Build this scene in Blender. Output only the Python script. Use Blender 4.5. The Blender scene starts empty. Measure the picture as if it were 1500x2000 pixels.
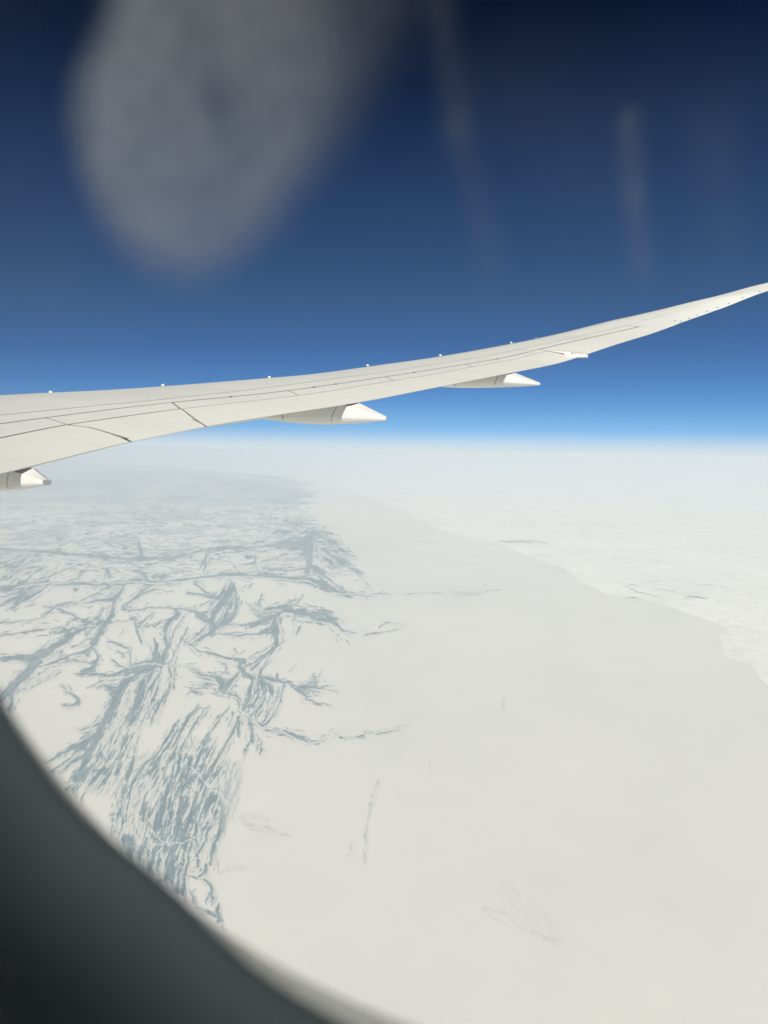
import bpy, bmesh, math
import numpy as np
from mathutils import Vector, Matrix
R_ = math.radians
sc = bpy.context.scene
# ------------------------------------------------------------------ frame of the place
# X runs aft along the aircraft, Y outboard, Z up; the passenger's eye is the origin of heights
EYE = Vector((18.0, 2.6, 0.0)); H = 10700.0; FPX = 1333.0
YAW = R_(-19.7); PITCH = -math.atan(121/1333.3); ROLL = R_(0.92)
fw = Vector((math.sin(YAW)*math.cos(PITCH), math.cos(YAW)*math.cos(PITCH), math.sin(PITCH)))
r0 = Vector((math.cos(YAW), -math.sin(YAW), 0)); u0 = r0.cross(fw)
rt = math.cos(ROLL)*r0 + math.sin(ROLL)*u0; up = rt.cross(fw)
cd = bpy.data.cameras.new('camera'); cam = bpy.data.objects.new('camera', cd); sc.collection.objects.link(cam)
M = Matrix((rt, up, -fw)).transposed().to_4x4(); M.translation = EYE; cam.matrix_world = M
cd.sensor_fit = 'VERTICAL'; cd.sensor_height = 36; cd.sensor_width = 27; cd.lens = 24
cd.clip_start = 0.01; cd.clip_end = 6e6
cd.dof.use_dof = True; cd.dof.focus_distance = 400.0; cd.dof.aperture_fstop = 24/5.0
sc.camera = cam
# ------------------------------------------------------------------ sky and sun
SUN = Vector((0.15, -1.2, 1.0)).normalized()
w = bpy.data.worlds.new('World'); sc.world = w; w.use_nodes = True
nt = w.node_tree; nt.nodes.clear()
out = nt.nodes.new('ShaderNodeOutputWorld'); bg = nt.nodes.new('ShaderNodeBackground')
sky = nt.nodes.new('ShaderNodeTexSky'); sky.sky_type = 'NISHITA'; sky.sun_disc = False
sky.sun_elevation = math.asin(SUN.z); sky.sun_rotation = math.atan2(SUN.x, SUN.y)
sky.altitude = 10700; sky.air_density = 1.0; sky.dust_density = 0.0; sky.ozone_density = 1.0
bg.inputs[1].default_value = 0.081
# high-altitude air: pale aerosol layer low over the horizon, near-black blue overhead
tcw = nt.nodes.new('ShaderNodeTexCoord'); sx = nt.nodes.new('ShaderNodeSeparateXYZ'); nt.links.new(tcw.outputs['Generated'], sx.inputs[0])
rz = nt.nodes.new('ShaderNodeValToRGB'); e = rz.color_ramp.elements
SKYM = [(0, (0.8, 0.8, 0.8)), (0.04, (0.688, 0.888, 0.912)), (0.08, (0.544, 0.816, 0.952)), (0.135, (0.496, 0.736, 0.896)), (0.21, (0.512, 0.704, 0.8)), (0.275, (0.44, 0.632, 0.76)), (0.34, (0.376, 0.56, 0.704)), (0.4, (0.272, 0.432, 0.56)), (0.455, (0.16, 0.264, 0.384)), (0.5, (0.104, 0.176, 0.272)), (0.56, (0.064, 0.112, 0.176)), (1, (0.048, 0.08, 0.136))]
e[0].position = 0; e[0].color = (*SKYM[0][1], 1); e[1].position = 1; e[1].color = (*SKYM[-1][1], 1)
for p, c in SKYM[1:-1]:
    q = e.new(p); q.color = (*c, 1)
nt.links.new(sx.outputs[2], rz.inputs[0])
mw = nt.nodes.new('ShaderNodeMix'); mw.data_type = 'RGBA'; mw.blend_type = 'MULTIPLY'; mw.inputs[0].default_value = 1
nt.links.new(sky.outputs[0], mw.inputs[6]); nt.links.new(rz.outputs[0], mw.inputs[7])
rh = nt.nodes.new('ShaderNodeMapRange'); rh.interpolation_type = 'SMOOTHERSTEP'; rh.inputs[1].default_value = -0.012; rh.inputs[2].default_value = 0.038
rh.inputs[3].default_value = 1; rh.inputs[4].default_value = 0; nt.links.new(sx.outputs[2], rh.inputs[0])
mh = nt.nodes.new('ShaderNodeMix'); mh.data_type = 'RGBA'; nt.links.new(rh.outputs[0], mh.inputs[0])
nt.links.new(mw.outputs[2], mh.inputs[6]); mh.inputs[7].default_value = (7.2, 7.95, 8.4, 1)
nt.links.new(mh.outputs[2], bg.inputs[0]); nt.links.new(bg.outputs[0], out.inputs[0])
sd = bpy.data.lights.new('sun', 'SUN'); sun = bpy.data.objects.new('sun', sd); sc.collection.objects.link(sun)
sd.energy = 4.8; sd.angle = R_(0.5); sd.color = (1.0, 0.965, 0.9)
sun.rotation_euler = SUN.to_track_quat('Z', 'Y').to_euler(); sun.location = (18, -10, 60)
vs = sc.view_settings; vs.view_transform = 'Standard'; vs.look = 'None'; vs.gamma = 1; vs.exposure = 0.29
vs.use_curve_mapping = False
cy = sc.cycles
cy.volume_bounces = 3; cy.max_bounces = 10; cy.transparent_max_bounces = 16
HAZE = 0.0000072
# ------------------------------------------------------------------ helpers
def mat(name, col, rough=0.6, metal=0.0, spec=0.5):
    m = bpy.data.materials.new(name); m.use_nodes = True
    b = m.node_tree.nodes['Principled BSDF']
    b.inputs['Base Color'].default_value = (*col, 1); b.inputs['Roughness'].default_value = rough
    b.inputs['Metallic'].default_value = metal; b.inputs['Specular IOR Level'].default_value = spec
    return m, m.node_tree, b
def noise(t, scale, detail=5, rough=0.55, vec=None, stretch=(1, 1, 1), src='Object'):
    tc = t.nodes.new('ShaderNodeTexCoord'); mp = t.nodes.new('ShaderNodeMapping'); n = t.nodes.new('ShaderNodeTexNoise')
    mp.inputs['Scale'].default_value = stretch
    t.links.new(tc.outputs[src], mp.inputs[0]); t.links.new(mp.outputs[0], n.inputs['Vector'])
    n.inputs['Scale'].default_value = scale; n.inputs['Detail'].default_value = detail; n.inputs['Roughness'].default_value = rough
    return n
def ramp(t, src, stops):
    r = t.nodes.new('ShaderNodeValToRGB'); e = r.color_ramp.elements
    e[0].position = stops[0][0]; e[0].color = (*stops[0][1], 1); e[1].position = stops[-1][0]; e[1].color = (*stops[-1][1], 1)
    for p, c in stops[1:-1]:
        q = e.new(p); q.color = (*c, 1)
    t.links.new(src, r.inputs[0]); return r
def mixc(t, fac, a, b, mode='MIX'):
    m = t.nodes.new('ShaderNodeMix'); m.data_type = 'RGBA'; m.blend_type = mode
    for i, v in ((0, fac), (6, a), (7, b)):
        if hasattr(v, 'links'): t.links.new(v, m.inputs[i])
        else: m.inputs[i].default_value = v if i == 0 else (*v, 1)
    return m.outputs[2]
def mesh(name, verts, faces, material, parent=None, smooth=False, sharp=None):
    me = bpy.data.meshes.new(name); me.from_pydata([tuple(map(float, v)) for v in verts], [], faces)
    if smooth: me.polygons.foreach_set('use_smooth', [True]*len(me.polygons))
    if sharp and smooth: me.set_sharp_from_angle(angle=R_(sharp))
    me.materials.append(material); me.validate(); me.update()
    o = bpy.data.objects.new(name, me); sc.collection.objects.link(o)
    if parent: o.parent = parent
    return o
def npmesh(name, V, F, material):
    me = bpy.data.meshes.new(name); n = len(V); k = len(F)
    me.vertices.add(n); me.vertices.foreach_set('co', V.astype(np.float32).ravel())
    me.loops.add(k*4); me.loops.foreach_set('vertex_index', F.astype(np.int32).ravel())
    me.polygons.add(k); me.polygons.foreach_set('loop_start', np.arange(0, k*4, 4, dtype=np.int32))
    me.polygons.foreach_set('loop_total', np.full(k, 4, dtype=np.int32))
    me.update(calc_edges=True); me.materials.append(material)
    o = bpy.data.objects.new(name, me); sc.collection.objects.link(o); return o
def empty(name, loc, label=None, cat=None, group=None):
    o = bpy.data.objects.new(name, None); sc.collection.objects.link(o); o.location = loc
    o.empty_display_size = 0.2
    if label: o['label'] = label
    if cat: o['category'] = cat
    if group: o['group'] = group
    return o
# survey chart of the ground: (u, v) -> metres east/north of the point below the window
FH = np.array([math.sin(YAW), math.cos(YAW)]); RH = np.array([math.cos(YAW), -math.sin(YAW)])
def ground(u, v, z=0.0):
    u = np.asarray(u, float); v = np.asarray(v, float)
    d = H*FPX/v; s = d*u/FPX
    return np.stack([EYE.x + d*FH[0] + s*RH[0], EYE.y + d*FH[1] + s*RH[1], np.full_like(d, -H+z)], -1)
WOOD=[(5,8,[(-794,429.1),(-764,427.6),(-733,423.9)]),(12,26,[(-733,425.0),(-702,428.7),(-687,428.4)]),(22,18,[(-687,428.4),(-713,460.4),(-740,484.1)]),(18,20,[(-740,484.1),(-761,505.6),(-783,527.2)]),(8,9,[(-743,494.7),(-742,518.0),(-749,532.0)]),(20,15,[(-687,427.4),(-661,407.0),(-632,389.8)]),(15,10,[(-632,389.8),(-622,377.1),(-622,368.8)]),(6,3,[(-622,368.8),(-634,362.8),(-647,363.0),(-660,368.4)]),(4,2.5,[(-621,373.0),(-639,372.2),(-656,375.6)]),(3,3,[(-762,380.5),(-721,375.6),(-665,364.3)]),(2.5,3,[(-761,356.5),(-705,350.4),(-671,340.5)]),(4,4,[(-671,340.5),(-662,334.1),(-652,321.5)]),(4,6,[(-673,320.9),(-648,323.5),(-608,341.5)]),(7,3,[(-605,342.5),(-615,347.9),(-631,355.4)]),(3,3,[(-648,317.3),(-597,308.2),(-556,285.9),(-525,272.0)]),(2.5,2.5,[(-648,318.4),(-587,313.2),(-536,301.0)]),(3,10,[(-571,307.8),(-551,305.4),(-534,303.1)]),(6,14,[(-513,277.0),(-523,292.6),(-532,306.1)]),(10,7,[(-532,306.1),(-535,323.8),(-539,334.2)]),(11,13,[(-539,334.2),(-549,353.0),(-560,367.8)]),(9,6,[(-560,367.8),(-568,379.4),(-571,388.8)]),(13,13,[(-572,386.8),(-577,395.2)]),(4,4,[(-575,399.3),(-594,410.1),(-620,420.0),(-661,434.3),(-677,440.9)]),(4,4,[(-687,443.1),(-661,436.4),(-620,430.5),(-585,434.1),(-572,430.7)]),(4,5,[(-579,403.6),(-570,409.7),(-568,424.4),(-575,437.1)]),(9,13,[(-575,435.0),(-582,445.6),(-598,452.2)]),(6,6,[(-616,456.7),(-570,458.0),(-539,459.6)]),(8,14,[(-539,459.6),(-508,445.4),(-482,436.6),(-456,429.9)]),(3,3,[(-548,389.5),(-536,393.5),(-522,398.5),(-507,401.4)]),(3,4,[(-507,401.4),(-502,414.9),(-502,438.0)]),(7,3,[(-536,430.1),(-526,438.4),(-513,443.4)]),(3,5,[(-646,478.3),(-639,482.4),(-630,497.1),(-615,504.2)]),(5,3,[(-615,504.2),(-608,509.4),(-609,516.9),(-623,521.4),(-639,523.8)]),(3,4,[(-570,484.4),(-560,479.0),(-534,486.0)]),(5,10,[(-555,482.1),(-537,486.0),(-525,493.2)]),(4,3,[(-591,486.9),(-575,479.2),(-555,470.5),(-518,464.6)]),(8,3,[(-587,416.3),(-594,420.6)]),(2,2,[(-622,400.1),(-604,397.7),(-592,387.1),(-573,384.7)]),(3,3,[(-619,387.5),(-609,371.7),(-598,364.3)]),(3,3,[(-608,341.5),(-593,350.6),(-580,354.6),(-562,353.3)]),(3,4,[(-655,375.6),(-629,365.8),(-598,364.3),(-588,359.9)]),(5,3,[(-588,357.8),(-590,368.3),(-593,374.6)]),(26,24,[(-456,435.1),(-487,448.3),(-510,464.4)]),(22,22,[(-508,459.1),(-523,491.1),(-538,523.1)]),(20,19,[(-538,521.0),(-551,544.6),(-564,566.2)]),(19,16,[(-564,566.2),(-577,596.4),(-586,618.1)]),(10,14,[(-572,579.2),(-599,604.3),(-615,615.3)]),(10,3,[(-614,607.8),(-635,618.9),(-657,630.0),(-680,645.5)]),(5,3,[(-615,620.7),(-641,642.7),(-670,662.6)]),(6,4,[(-605,631.3),(-626,640.3),(-652,664.5)]),(2.5,2,[(-567,560.9),(-588,568.7),(-608,575.5)]),(2.5,2,[(-565,566.2),(-583,575.1),(-603,581.9)]),(16,9,[(-592,628.9),(-608,658.4),(-620,680.2)]),(6,4,[(-595,652.7),(-616,682.3),(-638,702.3)]),(3,3,[(-760,320.2),(-729,303.2),(-703,290.4),(-672,264.1),(-646,251.4)]),(3,3,[(-759,303.7),(-729,297.0),(-696,283.0)]),(3,3,[(-748,330.4),(-714,311.2),(-688,293.2),(-662,277.3)]),(3,3,[(-759,291.3),(-728,280.5),(-697,262.5)]),(10,8,[(-720,275.2),(-714,293.6),(-729,314.5)]),(3,4,[(-758,270.7),(-737,254.9),(-718,232.1),(-696,218.4)]),(3,2,[(-747,242.8),(-727,232.2),(-708,228.9)]),(3,2,[(-738,262.1),(-717,246.4),(-676,223.2)]),(3,2,[(-757,234.8),(-731,226.2),(-716,218.8)]),(4,5,[(-516,323.5),(-485,325.0),(-465,320.6),(-424,318.9),(-409,321.7)]),(5,9,[(-409,320.7),(-378,323.3),(-358,333.3),(-341,344.4)]),(6,4,[(-516,319.3),(-493,300.3),(-474,283.5),(-449,267.7)]),(4,2,[(-493,302.4),(-469,286.6),(-444,281.0)]),(6,4,[(-567,341.9),(-557,326.2),(-538,317.6)]),(4,3,[(-567,339.8),(-562,350.1),(-542,348.8)]),(2,2,[(-542,352.9),(-511,346.2),(-491,342.7)]),(9,6,[(-498,341.8),(-488,345.8)]),(4,5,[(-493,349.0),(-488,369.7),(-480,390.5)]),(6,3,[(-486,359.3),(-473,345.6),(-455,328.7)]),(3,3,[(-484,360.3),(-455,355.7),(-440,347.1),(-419,340.5),(-406,338.2)]),(2.5,2,[(-530,408.0),(-520,413.1),(-514,421.4)]),(2,2,[(-517,362.9),(-513,369.1),(-516,373.3)]),(5,8,[(-412,321.8),(-405,331.0),(-414,339.4)]),(9,6,[(-409,340.4),(-424,342.7),(-431,358.4)]),(7,11,[(-430,358.4),(-433,379.3),(-430,392.8)]),(6,12,[(-456,383.8),(-450,397.3),(-452,416.2)]),(20,24,[(-450,418.2),(-444,432.8)]),(12,9,[(-425,394.8),(-436,415.9),(-440,428.6)]),(8,6,[(-435,384.5),(-427,391.7)]),(3,3,[(-402,326.8),(-409,340.4),(-422,347.9)]),(2.5,3,[(-392,331.8),(-409,358.0),(-420,384.3)]),(2.5,2.5,[(-389,357.7),(-399,383.9),(-410,415.5),(-415,436.6)]),(4,2,[(-415,436.6),(-413,462.8),(-417,481.9)]),(3,2,[(-416,337.4),(-423,363.5),(-425,384.3)]),(2,2,[(-421,394.7),(-430,421.0),(-426,432.5)]),(2,2,[(-415,413.5),(-422,426.2)]),(3,5,[(-399,379.7),(-382,396.2),(-364,406.3)]),(5,5,[(-364,406.3),(-343,411.2),(-318,418.2),(-292,423.0)]),(14,12,[(-290,424.0),(-274,426.9)]),(2,3,[(-270,422.6),(-246,407.5),(-212,391.3)]),(3,6,[(-262,444.5),(-243,421.1),(-215,394.5)]),(7,4,[(-272,434.2),(-251,425.5),(-231,407.3)]),(3,3,[(-246,454.8),(-231,423.0),(-215,401.8)]),(3,2,[(-297,421.0),(-292,408.3),(-297,403.2)]),(10,20,[(-209,326.7),(-212,344.4),(-215,360.0)]),(18,7,[(-212,360.0),(-211,375.6),(-210,393.4)]),(12,14,[(-261,352.5),(-239,345.9),(-216,333.1)]),(8,8,[(-241,365.7),(-226,360.2)]),(4,3.5,[(-338,370.4),(-282,372.6),(-231,367.6),(-216,367.4)]),(3,3,[(-312,350.2),(-287,352.9),(-259,350.4)]),(2,2,[(-271,352.6),(-272,359.9)]),(2,3,[(-240,289.0),(-244,301.4),(-249,310.8)]),(3,3,[(-263,311.1),(-253,321.2),(-246,329.4)]),(8,15,[(-300,268.4),(-304,283.9),(-311,301.5)]),(15,8,[(-311,299.4),(-326,320.4),(-341,339.3)]),(8,16,[(-341,339.3),(-335,356.8),(-340,370.4)]),(5,7,[(-294,268.3),(-290,293.9),(-288,314.6)]),(7,9,[(-288,314.6),(-299,336.5),(-323,353.5)]),(10,7,[(-323,353.5),(-338,370.4)]),(4,3,[(-304,304.5),(-312,328.4),(-328,349.4)]),(4,3,[(-318,309.9),(-331,326.6),(-345,346.6)]),(4,3,[(-298,299.2),(-306,320.0),(-314,335.7)]),(5,7,[(-388,288.3),(-358,293.0),(-320,297.5)]),(3,3,[(-384,327.5),(-365,318.9),(-341,302.0)]),(12,8,[(-368,333.5),(-351,343.6)]),(2.5,2,[(-349,353.9),(-364,369.8),(-392,380.7)]),(3,2,[(-343,368.4),(-364,383.3),(-378,390.9)]),(3,2,[(-351,368.5),(-369,376.1),(-384,388.9)]),(4,5,[(-426,436.7),(-390,437.2),(-376,444.3)]),(10,8,[(-374,448.5),(-362,456.7)]),(5,13,[(-362,454.6),(-344,458.5),(-325,463.5)]),(14,16,[(-325,462.4),(-317,475.0)]),(16,10,[(-315,474.9),(-317,493.0)]),(2,2.5,[(-323,426.6),(-311,433.8),(-310,441.1),(-319,453.9)]),(2,2,[(-328,446.7),(-317,447.6),(-307,448.4)]),(7,13,[(-284,447.0),(-297,466.2),(-313,482.3)]),(13,10,[(-313,482.3),(-319,495.1)]),(12,14,[(-284,434.4),(-276,444.8)]),(16,10,[(-274,453.2),(-262,459.3)]),(6,6,[(-257,460.3),(-262,481.5)]),(7,13,[(-262,481.5),(-267,505.9)]),(11,6,[(-267,505.9),(-274,518.8)]),(6,5,[(-259,516.4),(-272,520.9),(-278,527.4)]),(5,5,[(-315,496.1),(-290,497.8),(-282,510.4)]),(12,10,[(-286,506.2),(-278,524.2)]),(3,3,[(-306,492.8),(-303,476.9),(-290,464.0)]),(4,2,[(-339,475.3),(-364,477.9),(-385,475.0)]),(3,2,[(-341,477.5),(-364,482.1),(-383,487.7)]),(2,1,[(-349,490.3),(-370,490.7),(-380,488.7)]),(4,5,[(-249,457.0),(-236,459.9),(-205,464.7)]),(5,6,[(-205,465.7),(-188,468.6),(-171,480.0)]),(9,8,[(-169,482.1),(-150,497.6)]),(6,3,[(-148,500.8),(-128,508.9),(-102,511.7)]),(8,7,[(-164,474.6),(-143,474.2),(-126,479.2)]),(3,1,[(-143,466.8),(-123,452.8)]),(2,1,[(-126,480.3),(-87,482.8)]),(2,2,[(-208,462.6),(-207,452.1)]),(2,1,[(-185,445.4),(-180,437.9)]),(3,3,[(-248,460.1),(-239,477.9),(-246,495.0),(-251,509.9)]),(5,4,[(-238,465.2),(-226,475.6),(-216,488.1)]),(5,4,[(-194,470.8),(-198,491.0),(-204,509.1)]),(4,3,[(-204,509.1),(-212,530.5),(-236,560.8)]),(3,3,[(-202,480.5),(-210,505.0),(-231,539.3)]),(4,4,[(-233,488.4),(-243,516.1),(-262,539.9)]),(5,5,[(-274,537.9),(-257,552.6),(-236,562.9)]),(8,12,[(-231,566.0),(-205,570.9),(-189,575.0)]),(12,11,[(-189,575.0),(-174,577.9),(-158,585.2)]),(8,3,[(-158,587.3),(-143,592.4),(-125,588.9)]),(5,5,[(-125,587.8),(-114,579.1),(-103,574.6)]),(2,1.5,[(-94,573.4),(-78,580.6),(-55,581.3)]),(7,5,[(-44,580.1),(-35,576.7)]),(1.3,1.3,[(-32,571.3),(2,568.6),(40,561.5)]),(8,8,[(-789,284.6),(-759,283.0),(-718,279.3),(-677,273.5)]),(8,7,[(-677,273.5),(-616,273.5),(-555,272.5)]),(9,7,[(-555,271.5),(-495,268.4),(-444,268.6),(-403,265.9)]),(6,8,[(-403,263.9),(-352,256.9),(-322,252.3)]),(15,10,[(-322,252.3),(-292,251.8),(-261,253.3)]),(10,14,[(-261,252.3),(-221,253.7),(-170,257.0)]),(14,22,[(-170,257.0),(-140,262.7),(-119,267.5)]),(18,10,[(-119,270.6),(-104,277.5),(-87,283.4)]),(9,5,[(-87,283.4),(-58,286.0),(-33,285.6)]),(3,1.5,[(-33,285.6),(13,282.8)]),(4,3,[(-282,249.6),(-231,238.5),(-180,240.8),(-150,235.1)]),(5,3,[(-128,243.0),(-109,257.0),(-81,277.1)]),(4,3,[(-138,240.1),(-121,257.2),(-101,277.5)]),(14,22,[(-150,176.0),(-155,189.3),(-150,204.5)]),(20,15,[(-148,204.5),(-147,224.9),(-150,240.3)]),(14,12,[(-147,230.0),(-130,236.9),(-117,246.9)]),(14,20,[(-206,193.2),(-180,186.7),(-150,179.1)]),(3,2,[(-100,209.8),(-77,217.6),(-63,235.8),(-41,244.6)]),(2,1.5,[(-94,217.9),(-49,248.9),(-20,276.1)]),(4,3,[(-114,201.9),(-100,211.8),(-105,224.2)]),(8,8,[(-786,204.6),(-756,206.2),(-706,209.4),(-645,212.5)]),(8,6,[(-645,210.5),(-615,216.1),(-574,214.4)]),(6,9,[(-585,215.6),(-534,222.0),(-474,223.0)]),(9,6,[(-474,223.0),(-423,218.1),(-372,208.1)]),(7,7,[(-372,206.1),(-322,197.1),(-271,196.3),(-211,191.2)]),(7,9,[(-483,191.6),(-478,204.7),(-475,220.0)]),(3,2,[(-525,192.3),(-505,200.1),(-514,205.3)]),(8,8,[(-349,210.8),(-350,226.1),(-354,242.6)]),(4,3,[(-271,212.6),(-251,216.3),(-256,226.6),(-281,231.1)]),(3,3,[(-195,207.3),(-216,217.8),(-239,223.3)]),(4,3,[(-297,230.4),(-290,239.5),(-282,247.5)]),(5,4,[(-253,218.4),(-249,236.8)]),(8,5,[(-590,247.4),(-606,263.1),(-626,268.5)]),(4,2,[(-590,248.4),(-626,244.9),(-651,256.6)]),(6,5,[(-547,243.6),(-540,262.0)]),(7,6,[(-479,250.7),(-464,262.8)]),(10,8,[(-454,258.5),(-433,252.0)]),(4,3,[(-454,281.2),(-475,289.7),(-490,302.4)]),(4,6,[(-373,269.5),(-358,279.6),(-351,289.8)]),(4,3,[(-261,267.7),(-266,276.0)]),(5,4,[(-612,283.7),(-611,289.9)]),(8,10,[(-226,318.7),(-200,315.2),(-178,317.9)]),(10,9,[(-172,324.0),(-149,327.8),(-124,330.5)]),(9,8,[(-127,330.6),(-103,340.6),(-88,349.7)]),(6,3,[(-86,349.6),(-78,359.9),(-47,365.6)]),(3,1.5,[(-139,324.6),(-109,329.2),(-83,338.1)]),(4,3,[(-205,313.2),(-182,305.6),(-172,297.2)]),(4,3,[(-165,299.1),(-158,286.6)]),(3,2,[(-172,328.2),(-177,340.7)]),(1.3,1.2,[(53,283.2),(99,280.4),(135,281.9),(185,284.1)]),(1,1,[(134,273.6),(160,278.4),(190,283.0)]),(1,1,[(185,280.0),(220,272.2)]),(1.4,1,[(99,628.2),(98,636.9),(107,644.3)]),(1.2,1,[(-42,372.8),(-27,367.4)]),(1,1,[(-6,352.5),(9,340.8),(32,344.6)]),(1.6,1.2,[(-25,365.3),(14,362.5)]),(1,1,[(-86,364.2),(-80,378.7)]),(1.2,1,[(246,489.0),(248,515.5)]),(1,1,[(631,632.3),(645,653.7),(652,669.8)]),(2,2,[(-165,355.1),(-170,369.7)]),(4,10,[(-368,518.2),(-377,531.1),(-386,541.9)]),(10,9,[(-386,541.9),(-398,561.3)]),(8,4,[(-398,561.3),(-409,587.2),(-425,608.9)]),(3,5,[(-406,549.7),(-422,574.6),(-438,601.6)]),(5,4,[(-438,601.6),(-457,632.1)]),(5,3,[(-415,558.4),(-425,574.6)]),(4,8,[(-410,572.2),(-428,601.5)]),(8,7,[(-428,601.5),(-444,626.5),(-459,647.2)]),(6,3,[(-459,647.2),(-477,667.0)]),(4,5,[(-347,517.9),(-370,550.2),(-384,570.7)]),(4,3,[(-384,570.7),(-394,592.3),(-405,617.2)]),(4,3,[(-418,617.4),(-433,650.0),(-441,671.8)]),(3,4,[(-305,521.4),(-324,546.2),(-343,575.4)]),(5,7,[(-343,575.4),(-355,600.2),(-366,627.3)]),(5,4,[(-366,627.3),(-376,649.1)]),(3,2,[(-298,529.8),(-302,542.7),(-304,552.3)]),(5,9,[(-285,540.2),(-287,567.0)]),(9,7,[(-287,567.0),(-286,583.0)]),(4,7,[(-293,561.7),(-303,583.3)]),(7,4,[(-303,583.3),(-318,607.1),(-329,628.9)]),(5,11,[(-333,635.4),(-343,651.8)]),(11,9,[(-343,651.8),(-356,672.6)]),(6,3,[(-356,672.6),(-363,697.7)]),(6,6,[(-264,555.9),(-259,571.8),(-262,593.3)]),(4,3,[(-264,595.5),(-277,620.5)]),(2,4,[(-251,577.1),(-239,590.8)]),(4,2.5,[(-239,590.8),(-240,605.9),(-246,618.9)]),(2.5,4,[(-329,583.7),(-340,600.0),(-345,616.2)]),(3,4,[(-345,610.8),(-357,638.0),(-364,657.5)]),(3,3,[(-386,625.5),(-392,649.3)]),(4,3,[(-414,622.7),(-422,660.7),(-433,702.1)]),(3,3,[(-405,622.6),(-411,660.5),(-424,698.7)]),(5,5,[(-384,625.5),(-394,654.8),(-406,682.1),(-417,709.4)]),(5,4,[(-371,659.8),(-387,681.8),(-403,698.3)]),(9,7,[(-370,697.8),(-379,730.6),(-387,763.6)]),(9,11,[(-388,763.6),(-399,791.3),(-407,813.5)]),(3,3,[(-354,694.2),(-370,735.9),(-386,785.6)]),(4,5,[(-343,702.8),(-360,735.8),(-371,768.8)]),(5,4,[(-371,768.8),(-378,801.9)]),(4,3,[(-335,711.3),(-351,735.6),(-356,748.8)]),(6,12,[(-431,687.9),(-439,720.7),(-446,742.7)]),(14,20,[(-446,742.7),(-453,764.7),(-455,781.2)]),(14,8,[(-455,781.2),(-462,808.9)]),(3,4,[(-417,709.4),(-428,758.8),(-439,805.2)]),(4,5,[(-401,714.6),(-412,758.5),(-425,808.3)]),(3,5,[(-425,715.0),(-435,758.9),(-443,803.0)]),(8,8,[(-392,714.5),(-407,758.5),(-418,808.1)]),(3,8,[(-298,653.2),(-304,680.4),(-310,700.0)]),(9,9,[(-310,700.0),(-316,715.4)]),(3,3,[(-287,677.9),(-295,699.8),(-304,723.9)]),(3,3,[(-295,636.9),(-304,660.9)]),(12,14,[(-323,722.0),(-318,746.0)]),(14,9,[(-318,746.0),(-325,773.5)]),(9,10,[(-325,773.5),(-335,806.7),(-342,832.3)]),(10,8,[(-342,832.3),(-347,859.0)]),(3,4,[(-331,737.5),(-341,762.8),(-351,790.5)]),(4,3,[(-351,790.5),(-361,818.2),(-373,840.5)]),(5,3,[(-304,729.4),(-307,751.3),(-320,781.1)]),(3,3,[(-508,584.6),(-526,613.8),(-543,643.2),(-561,665.1)]),(3,6,[(-521,617.0),(-530,640.8),(-537,664.7)]),(3,3,[(-495,608.0),(-506,640.4),(-517,667.7),(-539,703.9)]),(5,11,[(-499,629.5),(-506,651.3)]),(11,8,[(-506,653.4),(-514,678.5)]),(5,3,[(-514,678.5),(-523,711.2),(-532,749.6)]),(5,8,[(-470,637.7),(-482,650.9),(-493,664.0)]),(7,4,[(-493,664.0),(-504,683.7)]),(4,4,[(-523,689.5),(-525,722.2),(-529,755.0)]),(10,6,[(-476,724.6),(-480,743.2),(-484,759.8)]),(3,3,[(-558,652.1),(-580,676.3),(-598,701.6),(-607,720.3)]),(4,3,[(-586,649.3),(-608,674.6),(-625,705.3)]),(3,2,[(-548,662.8),(-559,679.2),(-575,697.9)]),(3,3,[(-574,636.2),(-600,674.5),(-627,698.8)]),(3,3,[(-563,625.2),(-584,652.6)]),(3,3,[(-540,614.1),(-558,641.3)]),(10,14,[(-475,469.1),(-483,492.5),(-494,517.1)]),(14,16,[(-494,517.1),(-501,538.5),(-510,549.3)]),(5,4,[(-497,549.1),(-504,559.9)]),(3,4,[(-424,463.0),(-428,484.2),(-439,502.4)]),(4,3,[(-439,502.4),(-449,521.7),(-462,548.5)]),(5,3,[(-440,437.0),(-449,463.4),(-467,484.9)]),(6,4,[(-457,447.8),(-469,469.0)]),(3,3,[(-447,484.5),(-460,511.2),(-473,538.0)]),(5,3,[(-426,436.7),(-423,459.8)]),(4,4,[(-483,474.5),(-496,492.7)]),(11,9,[(-386,802.1),(-392,846.4)]),(9,6,[(-392,846.4),(-400,885.4),(-404,919.0)]),(4,4,[(-413,857.9),(-426,897.0)]),(9,7,[(-457,814.3),(-464,847.6),(-473,870.0)]),(12,14,[(-439,825.1),(-415,819.1)]),(14,9,[(-418,824.7),(-426,858.1),(-437,889.4)]),(5,4,[(-408,868.9),(-417,919.2)]),(9,7,[(-504,804.1),(-513,848.5)]),(7,7,[(-488,820.4),(-492,848.1)]),(6,5,[(-477,803.6),(-485,834.7)]),(14,11,[(-519,804.3),(-506,815.1)]),(7,12,[(-353,856.8),(-357,876.9)]),(11,7,[(-359,877.0),(-372,883.9)]),(8,5,[(-370,848.2),(-372,862.7)]),(6,9,[(-359,888.1),(-345,901.2)]),(9,8,[(-345,901.2),(-342,929.2)]),(5,4,[(-343,929.2),(-344,946.0)]),(5,3,[(-346,918.0),(-356,937.3)]),(3,4,[(-389,910.9),(-381,926.5),(-381,941.1)]),(3,7,[(-374,948.8),(-353,959.7),(-335,968.4)]),(4,9,[(-331,943.6),(-328,979.5)]),(8,3,[(-373,885.0),(-389,881.9)]),(16,14,[(-462,794.5),(-449,803.1)]),(14,12,[(-409,793.7),(-397,797.8)])]
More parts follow.
